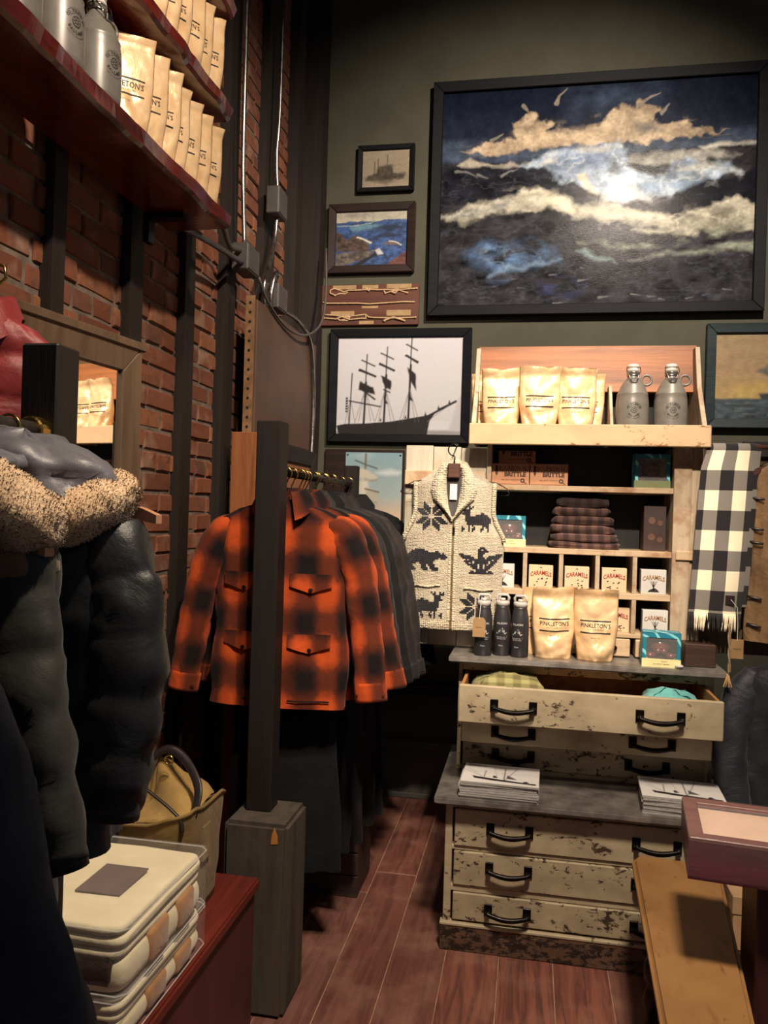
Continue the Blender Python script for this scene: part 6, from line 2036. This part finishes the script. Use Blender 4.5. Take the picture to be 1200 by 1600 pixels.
DEER = """X.X..X.X..........
XXX..XX...........
..XXXX............
..XXXX............
.XXXXX......XX....
...XXX...XXXXXXX..
...XXXXXXXXXXXXXX.
...XXXXXXXXXXXXXXX
...XXXXXXXXXXXXXXX
....XXXXXXXXXXXXXX
....XXXXXXXXXXXXX.
.....X.X.....XXXX.
.X...X..X....X.XX.
.XX..X.XX...XX..X.
.X...X.X....X...X.""".split('\n')
BIRD = """............XXX..........
...........XX.XX.........
...........XXXXXX........
...........XXXX..........
XXX........XXX.......XXXX
.XXXXXX....XXX...XXXXXXX.
..XXXXXXX..XXXX.XXXXXXX..
....X.XXXXXXXXXXXXX.XX...
...XXXXX.XXXXXXXX.XXXX...
....XX.X.XXXXXXXX.XXX....
.....XXXXXX.XX.X.XXX.....
.......XXXX.XX.XXXX......
........XXX.XX.XXX.......
..........XXXXXXX........
.......XX.XXXXXX.XX......
......XXXXXXXXXXXXXX.....""".split('\n')
STAR = [''.join('X' if (1 <= min(abs(x), abs(y)) <= 4 and 1 <= abs(abs(x) - abs(y)) <= 4) else '.' for x in range(-8, 9)) for y in range(-8, 9)]
def motif(rows, cx, cz, w, h, name):
    n, m = len(rows[0]), len(rows); cw, ch = w / n, h / m
    mb = MB()
    for j, r in enumerate(rows):
        for i, c in enumerate(r):
            if c != 'X': continue
            x0 = cx - w / 2 + i * cw; z1 = cz + h / 2 - j * ch
            if abs(x0 + cw / 2) > vW(z1) * .985: continue
            q = [vfront(x0, z1 - ch, .0022), vfront(x0 + cw, z1 - ch, .0022), vfront(x0 + cw, z1, .0022), vfront(x0, z1, .0022)]
            mb.add(q, [(0, 1, 2, 3)])
    mb.build(name, KNITB, VT, weld=0.0002, smooth=True)
motif(STAR, -.085, .442, .132, .112, 'snowflake_motif')
motif(DEER, .088, .436, .118, .100, 'deer_motif')
motif(BEAR, -.104, .270, .176, .084, 'bear_motif')
motif(BIRD, .112, .274, .168, .104, 'bird_motif')
motif([r[::-1] for r in DEER], -.085, .094, .122, .104, 'deer_motif')
motif(STAR, .098, .094, .124, .106, 'snowflake_motif')
t = thing('clothes_hanger', 'hanger with a curled dark wire hook holding the knitted vest', 'hanger', (-0.300, 3.122, 1.753))
MB().box((-.024, -.008, -.062), (.024, .006, -.005)).build('wood_block', DHWOOD, t, bevel=.004)
hk = [(0, 0, -.01), (.002, 0, .02), (-.004, 0, .026)] + [(-.0005 + .024 * math.cos(a), 0, .048 + .024 * math.sin(a)) for a in [(-.9 - 1.25 * k / 10) * PI + .35 * PI for k in range(11)]]
MB().tube(hk, .0026, 7).build('hook', BLKIRON, t, smooth=True)
for s in (-1, 1): MB().tube([(s * .02, .004, -.045), (s * .06, 0.05, -.06), (s * .165, .062, -.076), (s * .205, .05, -.098), (s * .216, .045, -.120), (s * .20, .05, -.126), (s * .12, .062, -.124)], .002, 6).build('wire_arm', BLKIRON, t, smooth=True)
MB().tube([(0, 0, .072), (0, .03, .074), (0, .102, .074)], .003, 6).build('nail', BLKIRON, t)

# ================================================================== SCARF AND THINGS AT THE RIGHT
def check_mat():
    t = NT('black_cream_check')
    tc = t.node('ShaderNodeTexCoord'); sp = t.node('ShaderNodeSeparateXYZ'); t.put(sp.inputs[0], tc.outputs['UV'])
    r = []
    for i in (0, 1):
        q = t.math('FRACT', t.math('MULTIPLY', sp.outputs[i], 0.5))
        r.append(t.math('GREATER_THAN', q, 0.5))
    s = t.math('MULTIPLY', t.math('ADD', r[0], r[1]), 0.5)
    v = t.coords('Object')
    n = t.noise(v, 350, 2)
    c = t.ramp(s, [(0.0, lin((36, 33, 36))), (0.5, lin((124, 118, 110))), (1.0, lin((240, 228, 196)))], 'CONSTANT')
    c.node.color_ramp.elements[1].position = 0.25; c.node.color_ramp.elements[2].position = 0.75
    t.bump(n, 0.2, 0.003)
    return t.fin(c, 0.92, 0, 0.15, **{'Sheen Weight': 0.3})
CHK = check_mat()
SC = thing('checked_scarf', 'black and cream checked wool scarf with fringe', 'scarf', (0.70, 3.12, 1.835))
def sc_fn(dx=0, dy=0, L=.60):
    def fn(u, v):
        if v < .12:
            a = PI * (1 - v / .12) ; 
            y = .022 * math.cos(PI - a) * -1; z = .022 * math.sin(a)
            y = -.022 * math.cos(a) ; y = .022 * math.cos(a)  # back to front
            y = -y if False else y
            d = 0
            yy = .024 * math.cos(PI * v / .12); zz = .024 * math.sin(PI * v / .12) - .018; d = 0
        else:
            d = (v - .12) / .88; yy = -.024 - .012 * math.sin(PI * d); zz = -.018 - L * d
        xl = -.085 + .0 * d; xr = .098
        sh = -.034 * d ** .8
        wob = .010 * math.sin(u * 6 + 1.0) * (.4 + d) + .006 * n2(u * 3, d * 4, 6)
        x = xl + (xr - xl) * u + sh + dx
        if d < .12: x += (.016 * (.12 - d) / .12) * (1 - u)
        return (x, yy + wob + dy, zz)
    return fn
f = sc_fn()
mb = MB(); mb.grid(f, 26, 60, uvfn=lambda u, v: (u * 3.95 + .52, (v - .03) * 9.3 + .1)); mb.build('cloth', CHK, SC, smooth=True)
f2 = sc_fn(.022, .016, .575)
mb = MB(); mb.grid(f2, 20, 50, uvfn=lambda u, v: (u * 4.2 + .52, (v - .03) * 9.3 + .1)); mb.build('rear_layer', CHK, SC, smooth=True)
WY = plain('cream_yarn', (236, 224, 194), (214, 200, 170), 60, .9); BY = plain('black_yarn', (36, 34, 36), (28, 27, 29), 60, .9)
fw_, fb = MB(), MB()
for k in range(44):
    u = (k + .5) / 44; p = f(u, 1.0); q = math.floor(u * 3.95 + .52) % 2
    r = random.Random(k); ex = r.uniform(-.006, .006)
    (fw_ if q else fb).tube([p, (p[0] + ex * .5, p[1] - .003, p[2] - .025), (p[0] + ex, p[1], p[2] - .05), (p[0] + ex * 1.3, p[1], p[2] - .062 - r.uniform(0, .01))], [.0026, .0024, .0022, .0016], 5)
o = fw_.build('cream_fringe', WY, SC, smooth=True); o['kind'] = 'stuff'
o = fb.build('black_fringe', BY, SC, smooth=True); o['kind'] = 'stuff'
p = f(.74, .925)
o = MB().box((p[0] - .016, p[1] - .005, p[2] - .017), (p[0] + .016, p[1] - .002, p[2] + .017)).build('leather_label', LEA, SC, bevel=.001)
PG_ = thing('price_tag', 'tan swing tag hanging on a string below the scarf', 'tag', (0.70 + p[0] + .028, 3.12 + p[1] - .006, 1.835 + p[2] - .175))
MB().box((-.022, -.0012, -.035), (.022, 0, .035)).build('card', TAGM, PG_)
MB().tube([(0, -.001, .03), (0, -.002, .09), (-.004, -.004, .15), (-.026, -.002, .178)], .0011, 5).build('string', plain('white_string', (214, 206, 190)), PG_)
put_text(MB(), 'FILSON', .008, lambda x, y: (x, -.0018, y)).build('print', INK, PG_)
t = thing('frayed_cord', 'twisted cord with a frayed end hanging past the upper counter', 'cord', (0.705, 3.02, 1.19))
mb = MB()
for s in (0, PI):
    mb.tube([(.003 * math.cos(k * .7 + s) + .004 * math.sin(k * .1), .003 * math.sin(k * .7 + s), -.012 * k) for k in range(16)], .0032, 6)
mb.build('cord', plain('tan_cord', (156, 132, 100), (126, 104, 78), 80, .9), t, smooth=True)
mb = MB()
for k in range(14):
    a = k * 2.4; mb.tube([(.002 * math.cos(a), .002 * math.sin(a), -.178), (.006 * math.cos(a), .005 * math.sin(a), -.195), (.015 * math.cos(a), .008 * math.sin(a), -.225)], [.002, .0018, .001], 4)
o = mb.build('frayed_end', plain('tan_cord_end', (206, 168, 116), (176, 138, 92), 80, .9), t); o['kind'] = 'stuff'
t = thing('peg_rail', 'dark wooden peg rail across the brown door', 'peg rail', (0.80, 3.21, 1.828))
MB().box((-.02, 0.0, -.03), (.26, .02, .03)).build('board', DARKIN, t, bevel=.003)
MB().cyl((-.20, -.088, .0), (.10, -.088, .0), .009, 10).build('bar', DHWOOD, t, smooth=True)
MB().tube([(.09, -.088, 0), (.10, -.05, 0), (.10, 0.0, 0)], .009, 8).build('peg', DHWOOD, t, smooth=True)

BRCAN = cloth('brown_canvas', (150, 118, 82), (112, 86, 60), 0.75, .1, .6, 10)
t = jacket('canvas_vest', 'brown canvas field vest hanging right of the scarf', (0.985, 3.105, 1.90), -0.15, BRCAN, 55, 0.68, 0.185, 0.195, 0.06, sleeves=False, cat='vest', fold=0.014)
for z_ in (-.26, -.37, -.42, -.62, -.72):
    p = Vector((-.185, -.03, z_))
    MB().tube([p + Vector((-.015, 0, .004)), p, p + Vector((.03, -.025, -.004))], [.004, .006, .004], 8).build('toggle', LEA, t, smooth=True)
hanger('dark hanger of the brown canvas vest', (0.985, 3.105, 1.90), -0.15, DHWOOD, BLKIRON)
o = MB().cyl((0.985, 3.02, 1.888), (0.985, 3.235, 1.888), .008, 10).build('wall_peg', DHWOOD); tag(o, 'short peg that carries the brown canvas vest', 'peg')
INKC = cloth('ink_blue_waxed', (44, 46, 54), (30, 31, 38), 0.5, .1, .6, 8, .45)
t = jacket('dark_coat', 'dark blue-black coat hanging low at the right edge', (1.0, 3.02, 1.17), -0.30, INKC, 66, 0.74, 0.235, 0.27, 0.085, cat='coat', fold=0.02, sl_path=[(0.185, 0, -0.165), (0.245, -0.03, -0.27), (0.27, -0.06, -0.45), (0.25, -0.09, -0.66)])
hanger('dark hanger of the low blue-black coat', (1.0, 3.02, 1.17), -0.30, DHWOOD, BLKIRON)
t = thing('clothes_rail', 'short low rail at the right edge holding the dark coat', 'clothes rail', (1.0, 3.02, 1.158))
MB().cyl((0, -.08, 0), (0, .5, 0), .011, 12).build('bar', BLKIRON, t, smooth=True)
MB().cyl((0, .48, -1.158), (0, .48, 0.012), .014, 12).build('upright', BLKIRON, t, smooth=True)
MB().cyl((0, .48, -1.158), (0, .48, -1.14), .09, 20).build('foot', BLKIRON, t)

# ---- bench with worn ochre top, black turned legs
OCH = plain('worn_ochre_paint', (176, 122, 52), (140, 92, 40), 9, 0.5, bump=0.2, bscale=40)
def ochre_mat():
    t = NT('worn_ochre_top')
    v = t.coords('Object', (1, .35, 1))
    n = t.noise(v, 14, 5, .65); b = t.noise(t.coords('Object'), 5, 4)
    c = t.ramp(b, [(0.3, lin((140, 100, 60))), (0.7, lin((162, 120, 72)))])
    c = t.mix(t.ramp(n, [(0.54, (0, 0, 0)), (0.7, (.85,) * 3)]), c, lin((118, 80, 48)))
    c = t.mix(t.ramp(t.noise(v, 60, 4, .7), [(0.64, (0, 0, 0)), (0.72, (.8,) * 3)]), c, lin((96, 62, 38)))
    t.bump(n, .15, .003)
    return t.fin(c, 0.42, 0, .45)
OCHT = ochre_mat()
BL = wood('black_turned_leg', (30, 28, 28), (20, 19, 20), 'z', 6, .35)
t = thing('ochre_bench', 'long narrow bench with worn ochre top and black turned legs', 'bench', (0, 0, 0))
poly = [(0.285, 1.35), (0.445, 1.35), (0.608, 2.60), (0.600, 2.675), (0.375, 2.70), (0.350, 2.66)]
mb = MB(); mb.prism(poly, 0.036, Matrix.Translation((0, 0, 0.434))); mb.build('top', OCHT, t, bevel=.012, seg=3, recalc=True)
MB().prism([(0.33, 1.42), (0.42, 1.42), (0.545, 2.58), (0.42, 2.60)], .06, Matrix.Translation((0, 0, .374))).build('apron', BL, t, recalc=True)
leg = [(0, 0), (.018, 0), (.022, .02), (.016, .045), (.026, .075), (.03, .10), (.022, .13), (.016, .145), (.026, .165), (.03, .19), (.026, .215), (.017, .235), (.024, .26), (.024, .37), (0, .375)]
lm = MB().lathe(leg, n=20, cap=False).mesh('leg', True); lm.materials.append(BL)
for (lx, ly) in ((0.405, 2.53), (0.535, 2.53), (0.335, 1.46), (0.42, 1.46)):
    o = link('leg', lm, None, t); o.location = (lx, ly, 0)

# ---- maroon display case on a stand
MAR = wood('maroon_case', (104, 42, 54), (76, 30, 40), 'x', 5, .35)
MART = wood('maroon_case_rim', (128, 82, 76), (100, 58, 54), 'x', 5, .4)
t = thing('display_case', 'maroon wooden display case with glazed lid wrapped in film', 'display case', (0.618, 2.124, 0.701), -0.12)
w, d, h = 0.42, 0.29, 0.10
mb = MB()
for lo, hi in (((-w / 2, -d / 2, 0), (w / 2, -d / 2 + .014, h - .012)), ((-w / 2, d / 2 - .014, 0), (w / 2, d / 2, h - .012)), ((-w / 2, -d / 2 + .014, 0), (-w / 2 + .014, d / 2 - .014, h - .012)), ((w / 2 - .014, -d / 2 + .014, 0), (w / 2, d / 2 - .014, h - .012)), ((-w / 2, -d / 2, 0), (w / 2, d / 2, .008))): mb.box(lo, hi)
mb.build('box', MAR, t)
fm = frame_mesh(w, d, .035, .012, 0.0); o = fm.build('lid_frame', MART, t, bevel=.002, recalc=True); o.rotation_euler = (-PI / 2, 0, 0); o.location = (0, 0, h - .012)
MB().box((-w / 2 + .033, -d / 2 + .033, h - .0075), (w / 2 - .033, d / 2 - .033, h - .0045)).build('glass', clear('case_glass', .06, .02), t)
MB().box((-w / 2 + .015, -d / 2 + .015, h - .020), (w / 2 - .015, d / 2 - .015, h - .016)).build('lining', plain('pale_pink_card', (226, 190, 162), (214, 176, 148), 8, .7), t)
MB().rbox((-w / 2 - .003, -d / 2 - .003, .0005), (w / 2 + .003, d / 2 + .003, h + .003), .006).build('shrink_film', clear('shrink_film', .035, .05, wav=0.3), t, smooth=True)
t = thing('case_stand', 'dark maroon pedestal under the display case', 'stand', (0.655, 2.135, 0), -0.02)
MB().box((-.09, -.075, .03), (.09, .075, .68)).build('column', wood('maroon_column', (72, 38, 38), (52, 28, 28), 'z', 5, .45), t, bevel=.004)
MB().box((-.12, -.10, .68), (.14, .10, .70)).build('top_plate', MAR, t, bevel=.003)
MB().box((-.105, -.12, 0), (.14, .12, .03)).build('foot', MAR, t, bevel=.004)
# ---- pale cardboard box right of the chest, on a dark crate
CB = plain('pale_cardboard', (196, 158, 118), (176, 140, 104), 10, .8)
t = thing('cardboard_box', 'pale cardboard box beside the drawer chest, behind the pedestal', 'box', (0.865, 2.93, 0.141))
MB().box((-.17, -.12, 0), (.17, .12, .125)).build('carton', CB, t, bevel=.002)
MB().box((-.173, -.123, .118), (.173, .123, .178)).build('lid', CB, t, bevel=.002)
t = thing('low_crate', 'low dark crate under the pale cardboard box', 'crate', (0.87, 2.93, 0))
for k in range(2): MB().box((-.175, -.13, .002 + k * .07), (.175, -.118, .066 + k * .07)).build('slat', CR, t)
MB().box((-.175, -.118, 0), (.175, .13, .14)).build('body', CR, t)
